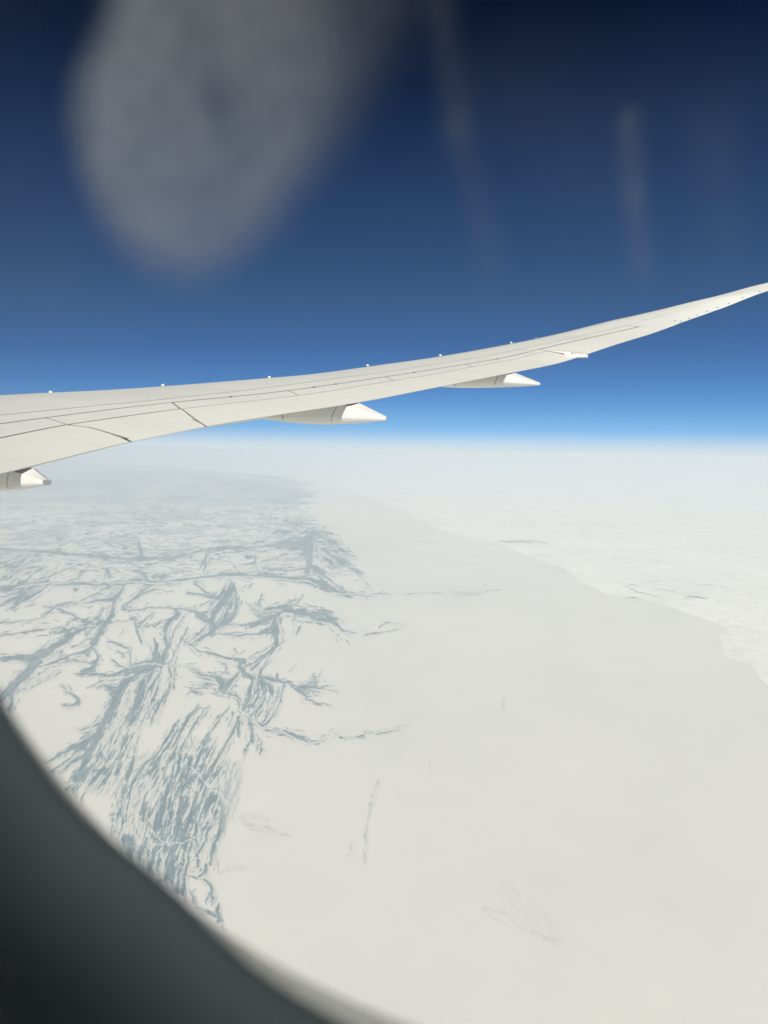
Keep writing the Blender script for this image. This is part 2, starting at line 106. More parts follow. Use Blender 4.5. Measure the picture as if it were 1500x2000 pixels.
BELT=[(0.3,38,[(-526,576.3),(-553,652.0),(-575,684.9)]),(0.34,30,[(-472,469.1),(-494,543.7),(-510,576.0)]),(0.36,46,[(-459,650.5),(-503,738.2),(-514,782.2)]),(0.33,52,[(-366,627.3),(-408,725.7),(-430,813.9)]),(0.33,36,[(-314,648.0),(-356,757.6),(-372,801.9)]),(0.37,42,[(-414,758.6),(-441,847.2),(-431,891.6)]),(0.35,40,[(-503,760.1),(-515,826.3),(-473,870.0)]),(0.36,26,[(-583,598.7),(-605,663.7)]),(0.3,30,[(-447,479.2),(-468,543.3)]),(0.3,30,[(-231,475.7),(-246,539.6)]),(0.36,26,[(-298,647.8),(-314,724.1)]),(0.36,24,[(-344,467.0),(-313,482.3)]),(0.4,18,[(-251,319.1),(-221,339.4)]),(0.34,26,[(-588,361.0),(-567,350.2)]),(0.34,30,[(-312,294.3),(-333,346.4)]),(0.3,34,[(-737,244.7),(-696,228.7)]),(0.34,30,[(-739,306.4),(-698,285.1)]),(0.24,50,[(-555,246.8),(-423,239.6)]),(0.4,34,[(-191,169.6),(-110,183.5),(-95,208.7)]),(0.36,24,[(-190,318.1),(-109,335.5)]),(0.34,20,[(-159,479.8),(-118,473.8)]),(0.3,20,[(-273,756.2),(-199,782.4)]),(0.22,16,[(-326,861.9),(-252,855.1)]),(0.55,5,[(-2,669.9),(-23,749.8),(-30,851.4)]),(0.3,9,[(-52,796.5),(-62,851.9)]),(0.5,9,[(220,945.4),(262,952.6)]),(0.43,13,[(227,947.5),(279,969.2),(333,996.5),(382,1018.3)]),(0.34,22,[(250,880.0),(288,924.1),(354,984.8)]),(0.34,3,[(96,628.2),(107,646.4)]),(0.34,3,[(40,690.9),(38,709.5)]),(0.3,4,[(-115,1089.5),(-113,1112.4)]),(0.3,14,[(-745,494.7),(-683,472.6),(-652,451.0)]),(0.33,9,[(-550,491.5),(-535,499.7)])]
RIVER=[[(-426,436.7),(-410,436.5),(-385,438.2),(-374,448.5),(-366,456.8),(-339,461.6),(-328,472.0),(-331,485.8),(-321,496.2),(-303,498.0),(-288,502.0),(-280,513.6),(-282,524.2),(-274,535.8),(-260,548.4),(-239,563.0),(-222,564.8),(-210,571.0),(-193,572.9),(-181,581.3),(-158,590.5),(-144,593.5),(-129,590.0),(-115,581.2),(-107,575.7),(-94,572.3)],[(-508,444.4),(-487,437.7),(-456,434.1),(-431,437.9)],[(-284,447.0),(-285,457.6),(-277,463.8),(-262,464.6)],[(-306,490.7),(-301,476.8),(-290,461.9)],[(-728,283.6),(-696,276.9),(-626,271.6),(-606,267.2),(-566,272.7),(-550,266.3),(-540,271.2),(-495,268.4),(-454,269.8),(-403,267.0),(-358,260.0),(-312,255.2),(-251,255.2),(-190,258.4),(-145,261.7),(-127,270.7),(-129,277.9),(-119,282.9),(-79,285.3),(-28,285.5)],[(-383,647.0),(-376,657.7),(-366,659.7),(-362,670.5),(-351,686.6),(-343,695.2),(-327,700.3),(-314,719.7),(-299,736.9)],[(-385,698.0),(-375,695.7),(-368,697.7)],[(-530,804.5),(-525,793.4),(-514,788.8),(-501,793.0),(-497,801.8),(-491,805.0),(-496,826.0)],[(-470,783.7),(-464,783.6),(-456,796.7),(-446,806.4),(-439,809.6),(-404,810.1),(-392,804.4),(-378,796.4)],[(-472,809.1),(-457,814.3),(-443,814.1)],[(-443,814.1),(-454,834.2)],[(-407,811.3),(-415,833.5)],[(-386,802.1),(-397,857.6)],[(-386,793.3),(-379,771.2)],[(-387,877.4),(-378,879.5),(-372,888.3),(-364,886.0),(-355,876.9),(-338,872.2)],[(-354,851.3),(-347,861.2)],[(-209,334.0),(-203,361.9)],[(-513,490.9),(-496,474.8),(-482,464.0)],[(-498,490.7),(-509,514.2),(-528,544.3)],[(-549,566.0),(-562,587.6),(-571,603.8)],[(-270,423.7),(-236,404.2),(-216,393.5)],[(-560,470.5),(-529,465.8),(-496,456.8)]]
SHORE=[(-96,70.3),(-61,83.7),(-31,93.3),(0,106.9),(25,114.5),(50,121.2),(58,128.1),(96,147.7),(121,156.4),(172,168.8),(228,179.0),(253,189.8),(294,205.5),(325,217.2),(366,231.9),(385,251.0),(408,259.9),(439,276.9),(475,284.6),(523,288.9),(562,300.7),(603,313.5),(655,329.2),(688,343.2),(692,348.3),(673,355.9),(672,364.3),(680,378.7),(676,387.2),(695,402.5),(721,410.5),(748,425.8),(758,443.5),(776,461.2),(809,492.4)]
LEAD=[(3,2.4,[(226,174.0),(253,175.6),(295,177.9)]),(2,1.3,[(243,169.7),(288,173.0),(318,176.6),(332,182.4)]),(1.4,1.2,[(256,130.0),(302,135.3)]),(2,1.8,[(479,260.8),(491,265.8),(504,271.7),(522,276.6),(550,278.2)]),(2,1.5,[(486,256.6),(504,258.4)]),(3,2.5,[(599,281.5),(642,284.9)]),(1.5,1.2,[(611,277.2),(652,279.6)]),(1.2,1,[(535,265.0),(560,266.7),(601,274.3)]),(1.2,1,[(605,251.6),(640,255.1),(691,261.5)]),(1.3,1,[(383,160.3),(404,165.0)]),(1.2,1,[(519,250.9),(559,251.3)]),(1.1,1,[(662,285.6),(673,288.5)]),(1,1,[(304,200.2),(335,204.8)])]
# ------------------------------------------------------------------ ground: snow-covered land
def snow_mat(name, lo, hi, sc1, br=(0.94, 0.945, 0.955), p0=0.3, p1=0.6):
    m, t, b = mat(name, hi, 0.9, 0, 0.1)
    n1 = noise(t, sc1, 6, 0.6); n2 = noise(t, sc1*9, 5, 0.65)
    c1 = ramp(t, n1.outputs[0], [(0.3, lo), (0.7, hi)])
    c2 = ramp(t, n2.outputs[0], [(p0, br), (p1, (1, 1, 1))])
    t.links.new(mixc(t, 1.0, c1.outputs[0], c2.outputs[0], 'MULTIPLY'), b.inputs['Base Color'])
    return m
m_snow = snow_mat('land_snow', (0.645, 0.638, 0.61), (0.75, 0.73, 0.675), 2.2e-5)
m_ice = snow_mat('ice_snow', (0.74, 0.73, 0.685), (0.84, 0.825, 0.77), 1.6e-4, (0.86, 0.87, 0.88), 0.36, 0.52)
vs_, fs_ = [(EYE.x, EYE.y, -H)], []
NA = 96; RR = [4e3*1.32**k for k in range(22)]
for r in RR:
    for a in range(NA):
        q = 2*math.pi*a/NA; vs_.append((EYE.x+r*math.cos(q), EYE.y+r*math.sin(q), -H))
for a in range(NA): fs_.append((0, 1+a, 1+(a+1) % NA))
for k in range(len(RR)-1):
    for a in range(NA):
        p = 1+k*NA; q = p+NA; fs_.append((p+a, q+a, q+(a+1) % NA, p+(a+1) % NA))
g = mesh('ground', vs_, fs_, m_snow); g['kind'] = 'structure'; g['label'] = 'flat snow-covered land far below the aircraft'
# ------------------------------------------------------------------ sea ice beyond the shore
rng = np.random.default_rng(7)
def rough_line(pts, amp, it):
    p = np.array(pts, float)
    for k in range(it):
        mid = (p[1:]+p[:-1])/2; L = np.hypot(*(p[1:]-p[:-1]).T)
        dn = np.stack([-(p[1:]-p[:-1])[:, 1], (p[1:]-p[:-1])[:, 0]], -1)/np.maximum(L, 1e-6)[:, None]
        mid = mid + dn*(rng.normal(0, amp, len(L))*L)[:, None]*np.array([1, 0.7])
        q = np.empty((len(p)+len(mid), 2)); q[0::2] = p; q[1::2] = mid; p = q
    return p
sh = rough_line(SHORE, 0.07, 4)
farl = rough_line([(-900, 17), (-760, 24), (-620, 27.8), (-500, 33.8), (-351, 44.4), (-251, 49.8), (-151, 58.2), SHORE[0]], 0.004, 3)
nf = 60
us = np.linspace(-900, 3500, 300)
low = np.concatenate([farl[:-1], sh, [(1500, 700), (3500, 1400)]])
# strips from the shoreline up to the far limit of the sheet
cols = []
cu = [low[0, 0]]; keep = [low[0]]
poly = [tuple(p) for p in low] + [(3500, 9.5), (-900, 9.5)]
bm = bmesh.new()
vv = [bm.verts.new(ground(u, v, 3.0)) for u, v in poly]
f0 = bm.faces.new(vv); bmesh.ops.triangulate(bm, faces=[f0]); bm.normal_update()
for f_ in bm.faces:
    if f_.normal.z < 0: f_.normal_flip()
me = bpy.data.meshes.new('sea_ice'); bm.to_mesh(me); bm.free(); me.materials.append(m_ice)
ic = bpy.data.objects.new('sea_ice', me); sc.collection.objects.link(ic); ic['kind'] = 'structure'
ic['label'] = 'bright snow-covered sea ice beyond the ragged shoreline'
# ------------------------------------------------------------------ woods: rasterised over the chart
def vnoise(shape, cell, seed, octv=3, pers=0.5):
    r = np.random.default_rng(seed); o = np.zeros(shape); a = 1; tot = 0
    cyy, cxx = cell
    for k in range(octv):
        gy, gx = int(shape[0]/cyy)+3, int(shape[1]/cxx)+3
        G = r.random((gy, gx)); y = np.arange(shape[0])/cyy; x = np.arange(shape[1])/cxx
        y0 = y.astype(int); x0 = x.astype(int); ty = y-y0; tx = x-x0
        ty = ty*ty*(3-2*ty); tx = tx*tx*(3-2*tx)
        A = G[y0][:, x0]; B = G[y0][:, x0+1]; C = G[y0+1][:, x0]; D = G[y0+1][:, x0+1]
        o += a*((A*(1-tx)+B*tx)*(1-ty[:, None])+(C*(1-tx)+D*tx)*ty[:, None]); tot += a
        a *= pers; cyy = max(cyy/2, 1.01); cxx = max(cxx/2, 1.01)
    return o/tot
def segdist(U, V, a, b):
    d = np.array(b, float)-np.array(a, float); L = max(d @ d, 1e-6)
    t = np.clip(((U-a[0])*d[0]+(V-a[1])*d[1])/L, 0, 1)
    return np.hypot(U-a[0]-t*d[0], V-a[1]-t*d[1]), t, d
sstep = lambda a, b, x: (lambda t: t*t*(3-2*t))(np.clip((x-a)/(b-a), 0, 1))
ST = 1.25
ua, ub, va, vb = -830, 420, 24, 1075
U1 = np.arange(ua, ub, ST); V1 = np.arange(va, vb, ST)
U, V = np.meshgrid(U1, V1); SHP = U.shape
sq = np.clip(V/420, 0.25, 1)
UW = U + (vnoise(SHP, (9, 9), 1, 3)-.5)*6 + (vnoise(SHP, (3, 3), 2, 2)-.5)*3.6
VW = V + ((vnoise(SHP, (9, 9), 3, 3)-.5)*6 + (vnoise(SHP, (3, 3), 4, 2)-.5)*3.4)*sq
val = np.zeros(SHP); c2 = np.zeros(SHP); s2 = np.zeros(SHP)
def win(pts, m):
    p = np.array(pts); a = int(max(0, (p[:, 1].min()-m-va)/ST)); b = int(min(SHP[0], (p[:, 1].max()+m-va)/ST+1))
    c = int(max(0, (p[:, 0].min()-m-ua)/ST)); d = int(min(SHP[1], (p[:, 0].max()+m-ua)/ST+1))
    return slice(a, max(a, b)), slice(c, max(c, d))
for w0, w1, pts in WOOD:
    w0 = max(w0*.80, 1.5); w1 = max(w1*.80, 1.3)
    n = len(pts)-1
    for i in range(n):
        a, b = pts[i], pts[i+1]; wa = w0+(w1-w0)*i/n; wb = w0+(w1-w0)*(i+1)/n
        mg = 34+max(wa, wb); S_ = win([a, b], mg)
        if S_[0].start >= S_[0].stop or S_[1].start >= S_[1].stop: continue
        d, t, dv = segdist(UW[S_], VW[S_], a, b); wd = wa+(wb-wa)*t
        k = wd/2-d
        v_ = np.maximum(np.clip(0.5+k/2.2, 0, 1)*0.98, 0.40*np.exp(-(np.clip(-k, 0, None)/(2.2+0.38*wd))**1.2))
        val[S_] = np.maximum(val[S_], v_)
        th = math.atan2(dv[1], dv[0]); wt = np.exp(-np.clip(-k, 0, None)/9.0)
        c2[S_] += wt*math.cos(2*th); s2[S_] += wt*math.sin(2*th)
# fine strands: thin companions beside every belt of wood, and loose strands filling the streaky tracts
tr_ = np.random.default_rng(17)
def thread(a, b, w_, amp=0.93):
    a = np.array(a, float); b = np.array(b, float); L = np.hypot(*(b-a)); nrm_ = np.array([-(b-a)[1], (b-a)[0]])/max(L, 1e-6)
    mid = (a+b)/2+nrm_*tr_.normal(0, .07)*L
    for p, q, wa, wb in ((a, mid, .5*w_, w_), (mid, b, w_, .35*w_)):
        S_ = win([p, q], 7)
        if S_[0].start >= S_[0].stop or S_[1].start >= S_[1].stop: continue
        U_ = U[S_]+(UW[S_]-U[S_])*.75; V_ = V[S_]+(VW[S_]-V[S_])*.75
        d, t, dv = segdist(U_, V_, p, q); k = (wa+(wb-wa)*t)/2-d
        val[S_] = np.maximum(val[S_], np.clip(0.5+k/1.5, 0, 1)*amp)
for w0, w1, pts in WOOD:
    n = len(pts)-1
    for i in range(n):
        a = np.array(pts[i], float); b = np.array(pts[i+1], float); L = np.hypot(*(b-a)); d = (b-a)/max(L, 1e-6); nn_ = np.array([-d[1], d[0]]); wl = (w0+w1)/2
        for k in range(int(1+L/13+wl/9)):
            t0 = tr_.random(); ln_ = tr_.uniform(8, 12+.55*L); sg = tr_.choice((-1, 1)); of = sg*(wl/2+tr_.exponential(3.2)+.8)
            p = a+d*(t0*L)+nn_*of*np.array([1, .8]); q = p+d*ln_+nn_*sg*tr_.normal(1.2, 2.5); thread(p, q, tr_.uniform(.9, 2.1), tr_.uniform(.6, .95))
        if tr_.random() < .5 and wl < 14:
            p = a+d*tr_.random()*L; sg = tr_.choice((-1, 1)); q = p+(nn_*sg+d*tr_.normal(0, .8))*tr_.uniform(6, 17)*np.array([1, .7]); thread(p, q, tr_.uniform(.9, 1.8), .85)
for den, hw, pts in BELT:
    for a, b in zip(pts[:-1], pts[1:]):
        a = np.array(a, float); b = np.array(b, float); L = np.hypot(*(b-a)); d = (b-a)/max(L, 1e-6); nn_ = np.array([-d[1], d[0]])
        for k in range(int(L*hw*2*max(den-.22, .02)/26)):
            of = tr_.uniform(-hw, hw); ln_ = tr_.uniform(7, min(34, 8+hw)); p = a+d*tr_.uniform(-.05, 1)*L+nn_*of
            thread(p, p+d*ln_+nn_*tr_.normal(0, 1.6), tr_.uniform(.9, 3.0), tr_.uniform(.7, .97))
for k in range(2300):
    v = 75+175*tr_.random()**.8; um = float(np.interp(v, [60, 83, 123, 158, 183, 208, 250], [-150, -146, -150, -118, -85, -55, -60]))
    u = um-abs(tr_.normal(0, 1))*230*tr_.random()-tr_.random()*560*(tr_.random() < .7)-tr_.uniform(-14, 10); ln_ = tr_.uniform(7, 26)*(1 if v > 110 else 1.4)
    sl = tr_.normal(.02, .18)+.25*(tr_.random() < .18)
    thread((u, v), (u-ln_, v+sl*ln_*.6), tr_.uniform(.7, 1.9)*np.interp(v, [75, 200], [.7, 1]), tr_.uniform(.55, .95))
belt = np.zeros(SHP)
for den, hw, pts in BELT:
    for a, b in zip(pts[:-1], pts[1:]):
        S_ = win([a, b], hw*1.6); d, t, dv = segdist(UW[S_], VW[S_], a, b)
        belt[S_] = np.maximum(belt[S_], den*(1-sstep(hw*.5, hw*1.15, d)))
        th = math.atan2(dv[1], dv[0]); wt = 0.25*np.exp(-(d/hw)**2)
        c2[S_] += wt*math.cos(2*th); s2[S_] += wt*math.sin(2*th)
th0 = np.interp(V, [200, 330, 420, 560, 700, 1000], [0.0, 0.15, 2.3, 2.05, 1.95, 1.8])
th0 = np.where(V < 330, 0.0 + 0.10*np.sin(U/70), th0)
c2 += 0.04*np.cos(2*th0); s2 += 0.04*np.sin(2*th0)
th = 0.5*np.arctan2(s2, c2)
dx, dy = np.cos(th), np.sin(th)*np.where(V < 260, 0.8, 1)
def lic(src, L):
    acc = src.copy(); n = 1; h, w_ = SHP
    for sg in (1, -1):
        X = np.tile(np.arange(w_, dtype=float), (h, 1)); Y = np.tile(np.arange(h, dtype=float)[:, None], (1, w_))
        for k in range(L):
            xi = np.clip(X, 0, w_-1).astype(int); yi = np.clip(Y, 0, h-1).astype(int)
            ax, ay = dx[yi, xi], dy[yi, xi]
            if k:
                fl = np.sign(ax*px_+ay*py_); fl[fl == 0] = 1; ax = ax*fl; ay = ay*fl
            px_, py_ = ax, ay
            X = X+sg*ax*1.0; Y = Y+sg*ay*1.0
            acc += src[np.clip(Y, 0, h-1).astype(int), np.clip(X, 0, w_-1).astype(int)]; n += 1
    return acc/n
r5 = np.random.default_rng(5)
wn = r5.random(SHP); wn2 = vnoise(SHP, (2.2, 2.2), 8, 1)
st1 = lic(wn2, 9); st2 = lic(wn, 4); st3 = lic(vnoise(SHP, (4, 4), 9, 1), 16)
nrm = lambda a: (a-a.mean())/a.std()
streak = nrm(nrm(st1)+0.9*nrm(st2)+0.7*nrm(st3))
patch = nrm(vnoise(SHP, (40, 60), 11, 3)); patch2 = nrm(vnoise(SHP, (14, 26), 12, 3))
# the far wooded plain: streaky and thinning to the right
fe = [(30, -560), (48, -250), (60, -150), (83, -146), (123, -150), (158, -118), (183, -85), (208, -55), (240, -60)]
vtop = np.interp(U, [-900, -620, -500, -351, -251, -151, -60], [17, 27.8, 33.8, 44.4, 49.8, 58.2, 66])
umax = np.interp(V, [a for a, b in fe], [b for a, b in fe])
rag = nrm(vnoise(SHP, (4, 60), 21, 3))*16
rip = nrm(vnoise(SHP, (2.0, 16), 22, 2)); rip2 = nrm(vnoise(SHP, (5, 50), 23, 3)); rip3 = nrm(vnoise(SHP, (3.2, 7), 24, 2))
edge = 1-sstep(-26, 10, U-umax+rag)
fz = edge*sstep(0, 2.5, V-vtop)*(1-sstep(180, 262, V+patch2*14))
finec = sstep(-0.9, 1.5, 0.6*rip+0.8*rip2+0.45*rip3+0.35*patch+0.1)*0.85
nearc = sstep(75, 150, V)
far = fz*((1-nearc)*(0.62+0.10*rip2)+nearc*finec*0.62)
belt *= 0.88; base = val + belt*(1-val)
fin = base + streak*np.where(val > 0.6, 0.11, 0.17)*(0.35+0.65*sstep(0.02, 0.25, base)) + patch2*0.03
cov = sstep(0.44, 0.66, fin)*(base > 0.03)
cov *= (0.86+0.10*np.clip(streak, -1.5, 1.2))
# thin scattered growth drawn paler
cov = np.maximum(cov, 0.30*sstep(0.18, 0.5, fin)*(base > .06))
cov = np.maximum(cov, far)
for ln in RIVER:
    for a, b in zip(ln[:-1], ln[1:]):
        S_ = win([a, b], 8); d, t, dv = segdist(U[S_]+(UW[S_]-U[S_])*.9, V[S_]+(VW[S_]-V[S_])*.9, a, b)
        cov[S_] *= sstep(0.5, 1.7, d)
faint = np.interp(U, [-350, -50, 0, 100], [.92, .92, .7, .48])*np.where((U > -330) & (V > 620), np.interp(U, [-330, -300], [1, .45]), 1)
cov *= faint
cov = np.clip(cov, 0, 1)
m_wood, t, b = mat('snowy_spruce_wood', (0.2, 0.25, 0.27), 0.95, 0, 0.05)
at = t.nodes.new('ShaderNodeAttribute'); at.attribute_name = 'cover'
nn = noise(t, 6e-4, 4)
wc = ramp(t, nn.outputs[0], [(0.3, (0.115, 0.192, 0.235)), (0.7, (0.165, 0.245, 0.29))])
t.links.new(mixc(t, at.outputs['Fac'], (0.67, 0.66, 0.63), wc.outputs[0]), b.inputs['Base Color'])
P3 = ground(U, V, 12.0).reshape(-1, 3); idx = np.arange(U.size).reshape(SHP)
Fq = np.stack([idx[1:, :-1], idx[1:, 1:], idx[:-1, 1:], idx[:-1, :-1]], -1).reshape(-1, 4)
cf = cov.ravel(); keepf = cf[Fq].max(1) > 0.05; Fq = Fq[keepf]
used, inv_ = np.unique(Fq, return_inverse=True); Fq = inv_.reshape(-1, 4)
wo = npmesh('conifer_wood', P3[used], Fq, m_wood)
a_ = wo.data.attributes.new('cover', 'FLOAT', 'POINT'); a_.data.foreach_set('value', cf[used].astype(np.float32))
wo['kind'] = 'stuff'; wo['label'] = 'streaky blue-grey belts of conifer woods on the snowy plain'; wo['category'] = 'woods'
# open leads in the sea ice, each a narrow water strip
m_lead, t, b = mat('lead_water', (0.30, 0.36, 0.38), 0.6)
for k, (w0, w1, pts) in enumerate(LEAD):
    p = rough_line(pts, 0.06, 3); n = len(p); a, c = [], []
    for i in range(n):
        tt = i/(n-1); hw = (w0+(w1-w0)*tt)/2*(math.sin(math.pi*min(max(tt, .04), .96))**0.5)*(0.6+0.6*rng.random())
        a.append((p[i, 0], p[i, 1]-hw)); c.append((p[i, 0], p[i, 1]+hw))
    q = a+c; G = ground([x for x, y in q], [y for x, y in q], 8.0)
    o = mesh('open_lead', G, [(i, i+1, n+i+1, n+i) for i in range(n-1)], m_lead); o['kind'] = 'structure'
# ------------------------------------------------------------------ haze
m_h = bpy.data.materials.new('haze'); m_h.use_nodes = True; t = m_h.node_tree; t.nodes.clear()
o_ = t.nodes.new('ShaderNodeOutputMaterial'); pv = t.nodes.new('ShaderNodeVolumePrincipled')
pv.inputs['Color'].default_value = (0.83, 0.90, 0.965, 1); pv.inputs['Density'].default_value = HAZE; pv.inputs['Anisotropy'].default_value = 0.0
t.links.new(pv.outputs[0], o_.inputs['Volume'])
B = 1.5e6; z0, z1 = -H-2, 12.0
hv = [(x, y, z) for z in (z0, z1) for x, y in ((-B, -B), (B, -B), (B, B), (-B, B))]
hz = mesh('haze', hv, [(3, 2, 1, 0), (4, 5, 6, 7), (0, 1, 5, 4), (1, 2, 6, 5), (2, 3, 7, 6), (3, 0, 4, 7)], m_h); hz['kind'] = 'stuff'
# ------------------------------------------------------------------ the wing
TEp = np.array([[2.9,11.6],[9.4,12.1],[11,12.5],[21.5,16.9],[25.5,18.58],[26.3,18.97],[27,19.36],[27.6,19.80],[28.3,20.45],[29,21.25],[30,22.6],[31,24.1],[31.5,24.9]])
LEp = np.array([[2.9,0],[27.6,17.29],[28.3,17.81],[29,18.55],[29.5,19.3],[30,20.35],[30.5,21.6],[31,23.0],[31.5,24.5]])
te = lambda y: np.interp(y, TEp[:, 0], TEp[:, 1]); le = lambda y: np.interp(y, LEp[:, 0], LEp[:, 1])
CR = 0.13; BMP = 0.025
WY = np.array([2.9, 6, 8, 9, 10, 11, 12, 13, 14, 15, 16, 17, 18, 19, 20, 21, 22, 23, 24, 25, 25.5, 26.0, 26.5, 27.0, 27.5, 28.0, 28.5, 29.0, 29.5, 30.0, 30.5, 31.0, 31.5], float); ZT = np.array([-1.186, -0.628, -0.264, -0.061, 0.142, 0.338, 0.527, 0.707, 0.902, 1.119, 1.333, 1.546, 1.761, 1.974, 2.203, 2.478, 2.769, 3.057, 3.331, 3.606, 3.751, 3.909, 4.079, 4.264, 4.465, 4.689, 4.939, 5.236, 5.563, 5.838, 6.088, 6.338, 6.588]); ZC = np.array([-0.406, 0.028, 0.308, 0.448, 0.588, 0.728, 0.867, 0.997, 1.152, 1.319, 1.49, 1.672, 1.889, 2.127, 2.36, 2.608, 2.876, 3.153, 3.443, 3.747, 3.908, 4.074, 4.242, 4.41, 4.572, 4.731, 4.911, 5.112, 5.363, 5.652, 6.025, 6.368, 6.643])
def herm(x, X, Vv):
    m = np.gradient(Vv, X); k = int(np.clip(np.searchsorted(X, x)-1, 0, len(X)-2)); h = X[k+1]-X[k]; t = (x-X[k])/h
    return Vv[k]*(1+2*t)*(1-t)**2+h*m[k]*t*(1-t)**2+Vv[k+1]*t*t*(3-2*t)+h*m[k+1]*t*t*(t-1)
def top(y, c, dz=0.0):
    ch = te(y)-le(y); zT = herm(y, WY, ZT); zC = herm(y, WY, ZC); t = (1-c)/(1-CR)
    if c >= CR: z = zT+(zC-zT)*t+BMP*ch*4*t*(1-t)
    else:
        s = ((zC-zT)-4*BMP*ch)/(1-CR); d = (CR-c)/CR; z = zC+s*(CR-c)-0.05*ch*d**2.2
    return (float(le(y)+c*ch), float(y), float(z+dz))
def bottom(y, c):
    ch = te(y)-le(y); x, yy, zl = top(y, 0.0); zt = top(y, 1.0)[2]-0.012
    th = 0.075*ch*(math.sin(math.pi*c**0.62))**0.9*(1-c**5)
    return (x+c*ch, yy, zl+(zt-zl)*c-th)
def paint(name, col, rough, dirt, streaks=False):
    m, t, b = mat(name, col, rough)
    n1 = noise(t, 0.9, 6, 0.6, stretch=(0.35, 1.6, 1)); n2 = noise(t, 7, 5, 0.6, stretch=(0.25, 1.5, 1))
    d = tuple(x*dirt for x in col)
    a = ramp(t, n1.outputs[0], [(0.35, d), (0.65, col)])
    a2 = ramp(t, n2.outputs[0], [(0.3, (0.955, 0.955, 0.95)), (0.62, (1, 1, 1))])
    t.links.new(mixc(t, 1, a.outputs[0], a2.outputs[0], 'MULTIPLY'), b.inputs['Base Color'])
    rr = ramp(t, n2.outputs[0], [(0.3, (rough+.1,)*3), (0.7, (rough-.05,)*3)]); t.links.new(rr.outputs[0], b.inputs['Roughness'])
    return m
m_wing = paint('wing_paint', (0.625, 0.62, 0.59), 0.42, 0.93)
m_le = paint('leading_edge_paint', (0.52, 0.52, 0.51), 0.38, 0.90)
m_pan = paint('panel_paint', (0.635, 0.63, 0.60), 0.42, 0.94)
m_flap = paint('flap_paint', (0.66, 0.65, 0.61), 0.4, 0.95)
m_fair = paint('fairing_paint', (0.66, 0.65, 0.62), 0.38, 0.93)
m_dark, _, _ = mat('gap_primer', (0.15, 0.15, 0.14), 0.8)
m_seal, _, _ = mat('rubber_seal', (0.26, 0.26, 0.25), 0.7)
m_vg, _, _ = mat('marker_white', (0.8, 0.8, 0.8), 0.4)
m_met, _, _ = mat('wick_metal', (0.2, 0.2, 0.2), 0.5)
wing = empty('aircraft_wing', (12, 3.0, -1.2), 'long white swept airliner wing curving up towards its raked tip', 'wing')
wo_off = Vector((12, 3.0, -1.2))
def wpart(name, verts, faces, m, parent=None, smooth=True, sharp=None, label=None):
    off = wo_off
    o = mesh(name, [tuple(Vector(v)-off) for v in verts], faces, m, parent or wing, smooth, sharp)
    if label: o['label'] = label
    return o
L1 = lambda y: float(np.interp(y, [3, 9.6, 11.7, 13.1, 16.06, 18.48, 21.2, 25.45, 26.9], [0.69, .708, .712, .68, .619, .562, .535, .555, .584]))
L2 = lambda y: float(np.interp(y, [3, 9.2, 11.6, 13.1, 15.3, 17.63, 20.9, 21.48, 23.6, 24.8, 25.9], [.80, .779, .764, .760, .744, .704, .672, .664, .672, .69, .728]))
L3 = lambda y: float(np.interp(y, [3, 8.7, 9.68, 11.3, 12.6, 13.4, 15.7, 16.9, 18.25, 20.7, 21.4], [.875, .864, .848, .844, .844, .843, .823, .81, .785, .754, .75]))
# main skin: wraps the leading edge and runs back underneath
YS = np.concatenate([np.linspace(3, 27, 73), np.linspace(27.2, 31.5, 26)])
def c1of(y): return L1(y) if y < 25.9 else L1(y)
cu_ = [0, .004, .012, .03, .06, .09, .13]
def ring(y):
    c1 = L1(y)-0.012/(te(y)-le(y))
    cs = cu_+[CR+(c1-CR)*k/9 for k in range(1, 10)]
    return [top(y, c) for c in cs], cs
vt, fc = [], []
for y in YS: vt += ring(y)[0]
n = len(ring(5)[0]); N = len(YS)
skin_f = [(i*n+j, i*n+j+1, (i+1)*n+j+1, (i+1)*n+j) for i in range(N-1) for j in range(n-1)]
jc = 8
wpart('leading_edge_panel', vt, [f for f in skin_f if f[0] % n < jc], m_le)
wpart('upper_skin', vt, [f for f in skin_f if f[0] % n >= jc], m_wing)
# lower skin and trailing spar web
vb_, nb = [], 16
for y in YS: vb_ += [bottom(y, (k/(nb-1))**1.3) for k in range(nb)]
wpart('lower_skin', vb_, [(i*nb+j, (i+1)*nb+j, (i+1)*nb+j+1, i*nb+j+1) for i in range(N-1) for j in range(nb-1)], m_wing)
